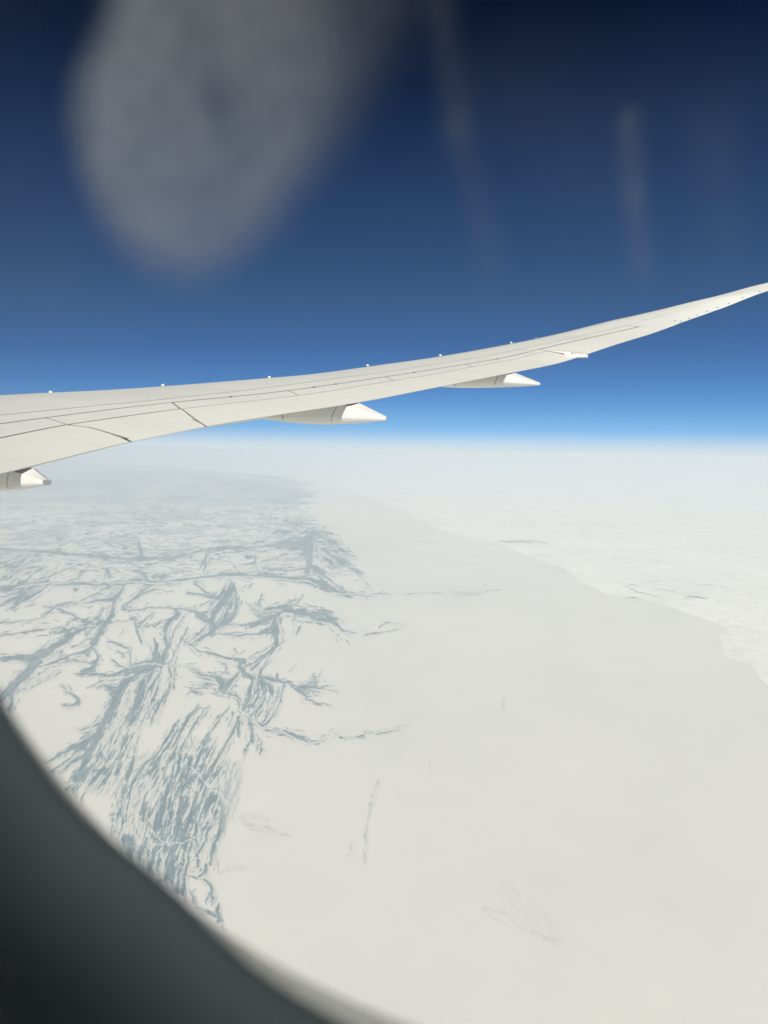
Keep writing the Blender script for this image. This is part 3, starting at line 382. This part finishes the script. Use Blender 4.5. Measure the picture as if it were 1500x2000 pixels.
# sunken bay under the moving surfaces (seen only through the gaps)
vt = []; nk = 9
for y in YS:
    ch = te(y)-le(y); c0 = L1(y)-0.05/ch; cE = 1-0.06/ch if ch > 0.6 else .95
    dd = min(0.05, 0.03+0.012*ch)
    vt += [top(y, c0+(cE-c0)*k/(nk-1), -dd*(1 if k < nk-1 else 0.7)) for k in range(nk)]
wpart('surface_bay', vt, [(i*nk+j, i*nk+j+1, (i+1)*nk+j+1, (i+1)*nk+j) for i in range(N-1) for j in range(nk-1)], m_dark)
def patch_(name, ya, yb, ca, cb, g0, g1, m, ny=24, ncc=8, thick=0.022, dz=0.0, label=None, parent=None):
    rear = g1 == 0
    """panel between chord lines ca(y), cb(y) and end lines ya(t), yb(t); g0,g1 = clearances (m) at its front/rear edge"""
    tv = []
    for i in range(ny+1):
        for j in range(ncc+1):
            tt = j/ncc; y0 = ya(tt)+0.011; y1 = yb(tt)-0.011; y = y0+(y1-y0)*i/ny
            ch = te(y)-le(y); a = ca(y)+g0/ch; b = cb(y)-g1/ch
            tv.append(top(y, min(a+(b-a)*tt, 1.0), dz))
    W = ncc+1; K = len(tv)
    F = [(i*W+j, i*W+j+1, (i+1)*W+j+1, (i+1)*W+j) for i in range(ny) for j in range(ncc)]
    lo = [(x, y, z-thick*((1-.4*(k_ % (ncc+1))/ncc) if rear else 1)) for k_, (x, y, z) in enumerate(tv)]
    rim = [i*W for i in range(ny+1)] + [ny*W+j for j in range(1, W)] + [i*W+ncc for i in range(ny-1, -1, -1)] + [j for j in range(ncc-1, 0, -1)]
    V_ = tv+[tv[k] for k in rim]+[lo[k] for k in rim]; R0 = K; R1 = K+len(rim); q = len(rim)
    F += [(R0+k, R1+k, R1+(k+1) % q, R0+(k+1) % q) for k in range(q)]
    o = wpart(name, V_, F, m, parent, True, 40, label)
    o.data.materials.append(m_seal)
    for k in range(q):
        if not (rear and ny+ncc-1 <= k < 2*ny+ncc): o.data.polygons[ny*ncc+k].material_index = 1
    return o
K_ = lambda v: (lambda t: v)
one = lambda y: 1.0
LN = lambda P: (lambda t: float(np.interp(t, [p[0] for p in P], [p[1] for p in P])))
g_s1 = LN([(0, 9.80), (1, 9.68)]); g_s2 = LN([(0, 11.63), (1, 11.34)]); g_s3 = LN([(0, 13.69), (1, 13.39)])
g_s4 = LN([(0, 16.02), (1, 15.67)]); g_s5 = LN([(0, 18.56), (1, 18.25)]); g_s6 = LN([(0, 20.90), (1, 20.74)])
g_f1 = LN([(0, 9.68), (.24, 9.735), (.5, 9.70), (.8, 9.64), (1, 9.57)]); g_f2 = LN([(0, 11.34), (1, 10.75)])
g_a0 = LN([(0, 21.43), (1, 21.36)]); g_a1 = LN([(0, 25.95), (.3, 25.97), (.6, 25.95), (1, 25.78)])
# fixed strip ahead of the spoilers and aileron
patch_('rear_spar_panel', K_(3.0), K_(21.25), L1, L2, .010, .022, m_pan, 90, 4)
patch_('rear_spar_panel', K_(21.27), K_(25.93), L1, L2, .010, .030, m_pan, 24, 4)
sp = [K_(3.0), g_s1, g_s2, g_s3, g_s4, g_s5, g_s6]
gr = [(.018, .018), (.018, .018), (.030, .010), (.030, .012), (.032, .010), (.034, .008)]
for i in range(6):
    patch_('spoiler', sp[i], sp[i+1], L2, L3, gr[i][0], gr[i][1], m_pan, 20, 5)
patch_('fixed_panel', g_s6, K_(21.42), L2, L3, .012, .006, m_pan, 6, 4)
off = lambda f, d: (lambda t: f(t)+d)
patch_('flap', K_(3.0), off(g_f1, -.008), L3, one, .016, 0, m_flap, 30, 14)
patch_('flaperon', off(g_f1, .010), off(g_f2, -.003), L3, one, .016, 0, m_flap, 14, 12)
patch_('flap', off(g_f2, .003), off(g_a0, -.004), L3, one, .012, 0, m_flap, 60, 10)
patch_('aileron', off(g_a0, .0), off(g_a1, -.004), L2, one, .035, 0, m_flap, 30, 8)
patch_('raked_tip', off(g_a1, .006), K_(31.48), L1, one, .001, 0, m_wing, 50, 10, 0.02)
# slat end seam lines on the tip: thin seal strips lying on the skin
def strip(name, pts, wdt, m, dz=0.003, parent=None):
    P = []
    for i in range(len(pts)-1):
        for k in range(6):
            q = k/6; P.append((pts[i][0]+(pts[i+1][0]-pts[i][0])*q, pts[i][1]+(pts[i+1][1]-pts[i][1])*q))
    P.append(pts[-1]); V_ = []
    for k, (y, c) in enumerate(P):
        a = Vector(top(y, c, dz)); bq = Vector(top(*P[min(k+1, len(P)-1)], dz)) if k < len(P)-1 else a+(a-Vector(top(*P[k-1], dz)))
        s = (bq-a).normalized().cross(Vector((0, 0, 1))).normalized()*wdt/2; V_ += [a-s, a+s, a-s-Vector((0, 0, .006)), a+s-Vector((0, 0, .006))]
    F = []
    for k in range(len(P)-1):
        o = 4*k; F += [(o, o+4, o+5, o+1), (o, o+2, o+6, o+4), (o+1, o+5, o+7, o+3)]
    return wpart(name, V_, F, m, parent, False)
strip('slat_seam', [(27.2, .22), (27.13, .406), (26.95, .584)], .016, m_seal)
strip('gap_seal', [(9.69, .925), (9.66, .96), (9.63, .985)], .04, m_seal, .006)
strip('gap_seal', [(10.92, .945), (10.80, .985)], .03, m_seal, .006)
# small access fittings along the spoiler hinge
def box(name, c, s, m, yaw=0, parent=None, bev=0.0, label=None):
    bm = bmesh.new(); bmesh.ops.create_cube(bm, size=1)
    for v in bm.verts: v.co = Vector((v.co.x*s[0], v.co.y*s[1], v.co.z*s[2]))
    if bev: bmesh.ops.bevel(bm, geom=bm.edges[:], offset=bev, segments=2, affect='EDGES')
    bmesh.ops.rotate(bm, verts=bm.verts, cent=(0, 0, 0), matrix=Matrix.Rotation(yaw, 3, 'Z'))
    bmesh.ops.translate(bm, verts=bm.verts, vec=Vector(c)-wo_off)
    me = bpy.data.meshes.new(name); bm.to_mesh(me); bm.free(); me.materials.append(m)
    o = bpy.data.objects.new(name, me); sc.collection.objects.link(o); o.parent = parent or wing
    if label: o['label'] = label
    return o
for y in (12.6, 14.25, 14.75, 16.9, 19.7):
    c = L2(y); p = top(y, c+.002, 0.004); box('hinge_fitting', p, (.05, .14, .012), m_seal, .4, None, .004)
# vortex generator blades standing along the leading edge crest
for y in (12.70, 14.47, 16.50, 18.77, 20.77, 23.06, 23.95):
    p = top(y, CR, 0.03); s = 1 if y < 23.5 else .6
    box('crest_fitting', p, (.06*s, .032*s, .042*s), m_vg, .5, None, .01)
# static wicks and fasteners at the raked tip
for y, c in ((27.04, .914), (27.05, .985), (27.44, .975), (27.79, .962), (28.17, .95), (28.5, .95), (28.83, .95), (29.2, .945), (29.63, .94)):
    p = top(y, c, 0.006); box('wick_base', p, (.12, .03, .010), m_met, .9, None, .003)
# fuel jettison mast
vt = []; m_seg = 9
for k in range(11):
    q = k/10; y = 21.34+(20.93-21.34)*q; c = .709+(.955-.709)*q; r = .03+.045*q; hgt = .012+.085*q**1.3
    b0 = Vector(top(y, c, -.004))
    for j in range(m_seg):
        a = math.pi*j/(m_seg-1); vt.append(b0+Vector((.25*r*math.cos(a)*0.3, math.cos(a)*r*1.4, math.sin(a)*hgt)))
mast = wpart('jettison_fairing', vt, [(k*m_seg+j, k*m_seg+j+1, (k+1)*m_seg+j+1, (k+1)*m_seg+j) for k in range(10) for j in range(m_seg-1)], m_fair)
def tube(name, a, b, r0_, r1_, m, parent=None, n=16, cap=True):
    a = Vector(a); b = Vector(b); d = (b-a).normalized(); s = d.cross(Vector((0, 0, 1))).normalized(); u = s.cross(d); V_ = []
    prof = [(0, r0_), (1, r1_), (1, r1_*.82), (.93, r1_*.78)]
    for q, r in prof:
        for k in range(n):
            an = 2*math.pi*k/n; V_.append(a+(b-a)*q+(s*math.cos(an)+u*math.sin(an))*r)
    F = [(i*n+j, i*n+(j+1) % n, (i+1)*n+(j+1) % n, (i+1)*n+j) for i in range(3) for j in range(n)]
    F += [tuple(range(3*n, 4*n)), tuple(range(n-1, -1, -1))]
    return wpart(name, V_, F, m, parent, True, 35)
tube('jettison_pipe', (16.30, 20.90, 2.475), (16.874, 20.85, 2.445), .05, .043, m_fair)
# flap track fairings: canoe body plus tail cone
def fairing(yc, hw, x0, xj0, xj1, xt, zfront, zmid, ztail, zedge_t, zridge_t, arms, tp=.93):
    """stations along x; section: keel, bilge, side top edge, roof ridge (under the wing the roof is hidden)"""
    root = empty('flap_track_fairing', tuple(Vector((xj0, yc, zmid+.3))-wo_off)); root.parent = wing
    ro = Vector((xj0, yc, zmid+.3))
    def sec(x):
        q = (x-x0)/(xt-x0)
        kz = float(np.interp(q, *arms)); 
        s = np.clip((x-xj0)/(xt-xj0), 0, 1); f_ = np.clip(q/.22, 0, 1)
        wd = hw*(math.sin(f_*math.pi/2)**.6)*(1-tp*s**(1.25 if tp > .9 else 1.0)) + .008
        zt = top(min(max(yc, 3), 31), 1.0)[2]
        tex = te(yc)
        ze = zt-0.05 if s <= 0 else (zt-.05)+(zedge_t-(zt-.05))*s
        # ridge: level under the wing, then sloping from the trailing edge to the tail
        s2_ = np.clip((x-tex+.02)/(xt-tex+.02), 0, 1)
        zr = max((zt-.02)+(zridge_t-(zt-.02))*s2_, ze+.004)
        if x < xj0:   # hug the lower skin ahead of the trailing edge
            cc = (x-le(yc))/(te(yc)-le(yc)); zb = bottom(yc, min(max(cc, .02), 1))[2]; zr = min(zt-.02, zb+.06) if cc < .97 else zt-.03; ze = zr-.03
        P = []
        rb = max((ze-kz), .02)
        prof = [(0, 0), (.35, .0), (.62, .035), (.82, .12), (.95, .30), (1, .55), (1, .85), (.97, 1.0)]
        for a_, h_ in prof: P.append((x, yc+a_*wd, kz+h_*rb))
        P += [(x, yc+.5*wd, ze+(zr-ze)*.5), (x, yc, zr), (x, yc-.5*wd, ze+(zr-ze)*.5)]
        for a_, h_ in prof[:0:-1]: P.append((x, yc-a_*wd, kz+h_*rb))
        return P
    def loft(name, xs, jshift, m, endcap):
        V_ = []; n_ = 0
        for x in xs:
            P = sec(x); n_ = len(P)
            for (px_, py_, pz_) in P:
                V_.append((px_, py_, pz_))
        F = [(i*n_+j, (i+1)*n_+j, (i+1)*n_+(j+1) % n_, i*n_+(j+1) % n_) for i in range(len(xs)-1) for j in range(n_)]
        F.append(tuple(range(n_))); F.append(tuple((len(xs)-1)*n_+j for j in range(n_-1, -1, -1)))
        return V_, F
    # slanted joint between body and tail: shear the last rows
    def build(name, xa, xb, sha, shb, m):
        xs = np.linspace(0, 1, 16); V_ = []; n_ = 0
        for q in xs:
            x = xa+(xb-xa)*q; P = sec(x); n_ = len(P); zt = max(p[2] for p in P); zb = min(p[2] for p in P)
            k = sha*(1-q)+shb*q
            for p in P:
                hrel = (zt-p[2])/max(zt-zb, 1e-3)
                V_.append((p[0]-k*hrel, p[1], p[2]))
        F = [(i*n_+j, (i+1)*n_+j, (i+1)*n_+(j+1) % n_, i*n_+(j+1) % n_) for i in range(15) for j in range(n_)]
        F += [tuple(range(n_)), tuple(15*n_+j for j in range(n_-1, -1, -1))]
        V_ = [tuple(Vector(v)-ro) for v in V_]
        o = mesh(name, V_, F, m, root, True, 20); return o
    sh_ = xj0-xj1
    build('fairing_body', x0, xj0-.006, 0, sh_, m_fair)
    build('fairing_tail', xj0+.006, xt, sh_, 0, m_fair)
    xg = x0+(xj0-x0)*.46
    def band(name, xg, w_, dz_, m):
        V_ = []; F = []
        for i, x in enumerate((xg, xg+w_)):
            P = sec(x); n_ = len(P)
            for p in P:
                sc_ = 1.012; V_.append(Vector((p[0]+.10*(p[2]-zmid), yc+(p[1]-yc)*sc_+0, p[2]-.003))-ro)
        F = [(j, n_+j, n_+(j+1) % n_, (j+1) % n_) for j in range(n_)]
        return mesh(name, V_, F, m, root, False)
    band('joint_seal', xg, .02, 0, m_seal)
    return root
#           yc    hw   x0     joint top/bottom  tail    z...
fairing(8.20, .17, 10.2, 11.88, 11.80, 12.20, -.5, -.46, -.42, -.375, -.37, ([0, .25, .55, .85, 1], [-.42, -.525, -.54, -.485, -.428]), .70)
fairing(13.6, .30, 11.3, 13.34, 13.14, 14.08, .5, .43, .50, .556, .566, ([0, .2, .38, .52, .66, .85, 1], [.60, .515, .465, .440, .432, .455, .500]))
fairing(18.15, .32, 13.3, 15.22, 15.08, 16.053, 1.5, 1.46, 1.48, 1.524, 1.536, ([0, .2, .38, .55, .68, .85, 1], [1.60, 1.49, 1.462, 1.455, 1.458, 1.462, 1.482]))
# ------------------------------------------------------------------ cabin: wall, window and the dark interior behind the eye
m_cab, _, _ = mat('cabin_lining', (0.42, 0.46, 0.44), 0.8)
m_trim, t, b = mat('window_trim', (0.74, 0.80, 0.80), 0.42, 0, 0.7)
nn = noise(t, 900, 2); bp = t.nodes.new('ShaderNodeBump'); bp.inputs['Strength'].default_value = .15; bp.inputs['Distance'].default_value = .0004
t.links.new(nn.outputs[0], bp.inputs['Height']); t.links.new(bp.outputs[0], b.inputs['Normal'])
# glare along the window edge is painted in: translucency rises towards the lip
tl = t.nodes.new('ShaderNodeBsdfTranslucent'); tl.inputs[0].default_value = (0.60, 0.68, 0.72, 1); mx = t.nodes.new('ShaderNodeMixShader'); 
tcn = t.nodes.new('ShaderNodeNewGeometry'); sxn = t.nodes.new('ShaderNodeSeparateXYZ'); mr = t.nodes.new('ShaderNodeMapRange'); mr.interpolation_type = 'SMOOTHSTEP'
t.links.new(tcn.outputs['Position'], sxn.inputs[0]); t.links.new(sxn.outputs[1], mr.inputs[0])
mr.inputs[1].default_value = EYE.y+.098; mr.inputs[2].default_value = EYE.y+.134; mr.inputs[3].default_value = 0.02; mr.inputs[4].default_value = 0.72   # painted glow strengthens towards the lip
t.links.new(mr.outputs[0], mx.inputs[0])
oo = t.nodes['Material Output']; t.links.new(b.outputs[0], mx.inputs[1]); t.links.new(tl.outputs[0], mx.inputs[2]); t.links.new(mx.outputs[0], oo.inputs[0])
def frosted(name, col, trn):
    m = bpy.data.materials.new(name); m.use_nodes = True; t = m.node_tree; t.nodes.clear()
    o = t.nodes.new('ShaderNodeOutputMaterial'); d = t.nodes.new('ShaderNodeBsdfDiffuse'); tr = t.nodes.new('ShaderNodeBsdfTranslucent'); mx = t.nodes.new('ShaderNodeMixShader')
    d.inputs[0].default_value = (*col, 1); tr.inputs[0].default_value = (*col, 1); mx.inputs[0].default_value = .85
    t.links.new(d.outputs[0], mx.inputs[1]); t.links.new(tr.outputs[0], mx.inputs[2])
    tp = t.nodes.new('ShaderNodeBsdfTransparent'); tp.inputs[0].default_value = (*[min(1, c*1.05) for c in col], 1); m3 = t.nodes.new('ShaderNodeMixShader'); m3.inputs[0].default_value = trn
    t.links.new(mx.outputs[0], m3.inputs[1]); t.links.new(tp.outputs[0], m3.inputs[2]); t.links.new(m3.outputs[0], o.inputs[0]); return m
m_bez = frosted('frosted_acrylic_edge', (0.97, 0.96, 0.93), 0.80)
m_gas = frosted('pane_seal', (0.66, 0.66, 0.63), 0.55)
CX, CZ, HW, HH, RC = 18-.02, .104, .171, .235, .171
def rloop(ins, D, n=24, sx_=0.0, sz_=0.0):
    """rounded-rectangle loop; ins > 0 grows it outwards"""
    hw, hh, r = HW+ins, HH+ins, RC+ins-.0005; P = []
    for q, (sx, sz) in enumerate(((1, 1), (-1, 1), (-1, -1), (1, -1))):
        for k in range(n):
            a = math.pi/2*(q+k/(n-1)); P.append((CX+sx_+sx*(hw-r)+r*math.cos(a), EYE.y+D, CZ+sz_+sz*(hh-r)+r*math.sin(a)))
    return P
win_o = Vector((CX, EYE.y+.17, CZ))
_rl = rloop
def trimloop(ins, D):
    P = []
    for (x, y, z) in _rl(ins, D):
        a = math.degrees(math.atan2(z-.04, x-CX)); k = .0042*math.exp(-((a+119)/6.5)**2); v = Vector((x-CX, 0, z-.04)).normalized()
        P.append((x-v.x*k, y, z-v.z*k))
    return P
cw = empty('cabin_window', tuple(win_o), 'airliner cabin window with dark inner surround, pale pane edge and pane with painted reflections and smudges', 'window')
def wring(name, loops, m, parent=cw, off=win_o, close=None, label=None):
    V_ = []; n = 0
    for L in loops: n = len(L); V_ += [Vector(p)-off for p in L]
    F = [(i*n+j, i*n+(j+1) % n, (i+1)*n+(j+1) % n, (i+1)*n+j) for i in range(len(loops)-1) for j in range(n)]
    o = mesh(name, V_, F, m, parent, True, 50)
    if label: o['label'] = label
    return o
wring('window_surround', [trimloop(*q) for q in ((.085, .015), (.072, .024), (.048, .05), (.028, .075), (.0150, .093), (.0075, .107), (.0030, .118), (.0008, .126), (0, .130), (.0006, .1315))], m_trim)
be = lambda i, D: rloop(i, D, 24, -.010, 0)
wring('pane_edge', [be(.055, .1485), be(.020, .1485), be(.0165, .149), be(.0155, .1505), be(.0165, .152)], m_bez)
ge = lambda i, D: rloop(i, D, 24, -.021, .0045)
wring('pane_seal', [ge(.056, .1665), ge(.0330, .1665), ge(.0315, .1675), ge(.0330, .1685)], m_gas)
m_gl = bpy.data.materials.new('pane_acrylic'); m_gl.use_nodes = True; t = m_gl.node_tree; t.nodes.clear()
o = t.nodes.new('ShaderNodeOutputMaterial'); tr = t.nodes.new('ShaderNodeBsdfTransparent'); gl = t.nodes.new('ShaderNodeBsdfGlossy'); mx = t.nodes.new('ShaderNodeMixShader'); fr = t.nodes.new('ShaderNodeFresnel')
tr.inputs[0].default_value = (0.985, 0.992, 0.985, 1); gl.inputs[1].default_value = .02; fr.inputs[0].default_value = 1.2
t.links.new(fr.outputs[0], mx.inputs[0]); t.links.new(tr.outputs[0], mx.inputs[1]); t.links.new(gl.outputs[0], mx.inputs[2]); t.links.new(mx.outputs[0], o.inputs[0])
def plate(name, D0, D1, ins, m, parent, off):
    a = rloop(ins, D0); b = rloop(ins, D1); n = len(a)
    return mesh(name, [Vector(p)-off for p in a+b], [tuple(range(n)), tuple(range(2*n-1, n-1, -1))]+[(j, n+j, n+(j+1) % n, (j+1) % n) for j in range(n)], m, parent)
plate('pane', .176, .181, .10, m_gl, cw, win_o)
# pane film: cabin reflections and glare painted in as smudges, opacity stored per vertex
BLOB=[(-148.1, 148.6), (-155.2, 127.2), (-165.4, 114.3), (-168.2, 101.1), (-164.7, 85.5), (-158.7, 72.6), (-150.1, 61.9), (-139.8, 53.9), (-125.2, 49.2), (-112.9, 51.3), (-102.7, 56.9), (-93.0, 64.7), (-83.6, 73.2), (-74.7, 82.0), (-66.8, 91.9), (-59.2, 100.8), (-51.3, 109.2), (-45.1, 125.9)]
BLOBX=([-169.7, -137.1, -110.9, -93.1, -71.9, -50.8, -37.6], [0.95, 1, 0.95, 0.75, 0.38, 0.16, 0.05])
GLARE_SMEARS=[((-157.6, 36.8), (5.4, 49.4), 30.0, 0.03), ((-37.7, 88.7), (-12.4, 67.5), 11.7, 0.035), ((-51.5, 120.1), (-44.6, 81.2), 3.5, 0.12), ((-44.6, 81.2), (-35.1, 46.6), 3.3, 0.11), ((-4.2, 78.5), (-2.2, 60.5), 1.8, 0.28), ((-2.2, 60.5), (0.6, 43.4), 1.8, 0.24), ((-25.2, 90.3), (14.5, 80.7), 13.2, 0.03), ((13.8, 73.2), (18.4, 47.2), 4.9, 0.06), ((-200.0, 45.4), (-203.1, -23.3), 46.0, 0.08), ((-93.2, 127.5), (-83.9, 103.6), 8.2, 0.12), ((-131.4, 120.0), (-131.5, 115.8), 4.7, 0.14), ((-119.5, 91.4), (-120.4, 84.5), 4.4, 0.16), ((-116.3, 99.4), (-115.2, 95.7), 5.0, -0.16)]
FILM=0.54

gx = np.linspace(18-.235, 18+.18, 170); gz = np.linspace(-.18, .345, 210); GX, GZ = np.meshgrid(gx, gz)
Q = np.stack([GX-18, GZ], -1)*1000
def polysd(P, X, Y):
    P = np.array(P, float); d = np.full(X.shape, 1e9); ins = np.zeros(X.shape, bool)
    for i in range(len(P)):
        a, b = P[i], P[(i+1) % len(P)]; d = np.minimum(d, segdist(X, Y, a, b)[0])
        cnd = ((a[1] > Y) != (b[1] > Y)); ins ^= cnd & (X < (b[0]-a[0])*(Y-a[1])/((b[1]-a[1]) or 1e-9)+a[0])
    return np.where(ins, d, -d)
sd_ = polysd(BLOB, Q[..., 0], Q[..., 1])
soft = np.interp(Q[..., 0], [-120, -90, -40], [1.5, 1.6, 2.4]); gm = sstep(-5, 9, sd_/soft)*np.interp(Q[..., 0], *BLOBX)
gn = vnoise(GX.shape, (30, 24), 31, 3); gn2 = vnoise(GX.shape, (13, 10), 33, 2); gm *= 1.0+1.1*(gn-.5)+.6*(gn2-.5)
for a, b, hw, am in GLARE_SMEARS:
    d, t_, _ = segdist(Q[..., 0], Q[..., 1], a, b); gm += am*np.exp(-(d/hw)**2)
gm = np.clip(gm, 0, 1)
m_sm = bpy.data.materials.new('reflection_film'); m_sm.use_nodes = True; t = m_sm.node_tree; t.nodes.clear()
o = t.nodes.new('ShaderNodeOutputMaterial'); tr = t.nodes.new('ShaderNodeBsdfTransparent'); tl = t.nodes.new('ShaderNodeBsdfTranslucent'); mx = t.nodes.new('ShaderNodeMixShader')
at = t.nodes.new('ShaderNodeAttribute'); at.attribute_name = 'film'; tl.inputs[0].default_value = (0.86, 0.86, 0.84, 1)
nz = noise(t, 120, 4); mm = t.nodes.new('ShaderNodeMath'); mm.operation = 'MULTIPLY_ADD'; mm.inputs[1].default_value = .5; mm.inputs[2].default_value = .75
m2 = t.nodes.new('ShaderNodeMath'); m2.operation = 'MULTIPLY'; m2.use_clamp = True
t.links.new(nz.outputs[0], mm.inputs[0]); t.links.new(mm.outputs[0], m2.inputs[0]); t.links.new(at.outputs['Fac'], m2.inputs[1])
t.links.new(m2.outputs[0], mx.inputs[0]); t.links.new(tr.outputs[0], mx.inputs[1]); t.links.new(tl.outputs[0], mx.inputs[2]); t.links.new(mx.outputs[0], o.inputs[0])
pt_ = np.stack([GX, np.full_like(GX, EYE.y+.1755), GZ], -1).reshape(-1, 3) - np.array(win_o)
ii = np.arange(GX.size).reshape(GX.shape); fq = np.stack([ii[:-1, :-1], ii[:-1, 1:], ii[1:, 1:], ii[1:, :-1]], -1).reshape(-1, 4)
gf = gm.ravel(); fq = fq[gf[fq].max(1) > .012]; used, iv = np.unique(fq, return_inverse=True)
sm = npmesh('reflection_smudge', pt_[used], iv.reshape(-1, 4), m_sm); sm.parent = cw
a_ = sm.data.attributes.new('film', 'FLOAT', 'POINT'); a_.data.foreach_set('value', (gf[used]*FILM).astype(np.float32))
# wall panels round the window, inside and outside, then the closed dark interior
def rect(D, x0, x1, z0_, z1_, n=24):
    P = []
    for q, (sx, sz) in enumerate(((1, 1), (-1, 1), (-1, -1), (1, -1))):
        for k in range(n):
            a = math.pi/2*(q+k/(n-1)); c_, s_ = math.cos(a), math.sin(a); m_ = max(abs(c_), abs(s_))
            cx_, cz_ = (x0+x1)/2, (z0_+z1_)/2; P.append((cx_+c_/m_*(x1-x0)/2, EYE.y+D, cz_+s_/m_*(z1_-z0_)/2))
    return P
o = wring('cabin_wall', [rloop(.085, .0145), rloop(.10, .013), rect(.013, 17.3, 18.8, -.65, .75)], m_cab, None, Vector((0, 0, 0))); o['kind'] = 'structure'
m_fus = paint('fuselage_paint', (0.75, 0.76, 0.77), 0.35, .97)
o = wring('fuselage_skin', [rloop(.095, .183), rloop(.10, .19), rect(.19, 17.3, 18.8, -.65, .75)], m_fus, None, Vector((0, 0, 0))); o['kind'] = 'structure'
X0, X1, Y0, Y1, Z0, Z1 = 17.3, 18.8, 1.8, EYE.y+.19, -.65, .75
cv = [(x, y, z) for z in (Z0, Z1) for x, y in ((X0, Y0), (X1, Y0), (X1, Y1), (X0, Y1))]
o = mesh('cabin_interior', cv, [(0, 1, 2, 3), (7, 6, 5, 4), (4, 5, 1, 0), (5, 6, 2, 1), (7, 4, 0, 3)], m_cab); o['kind'] = 'structure'
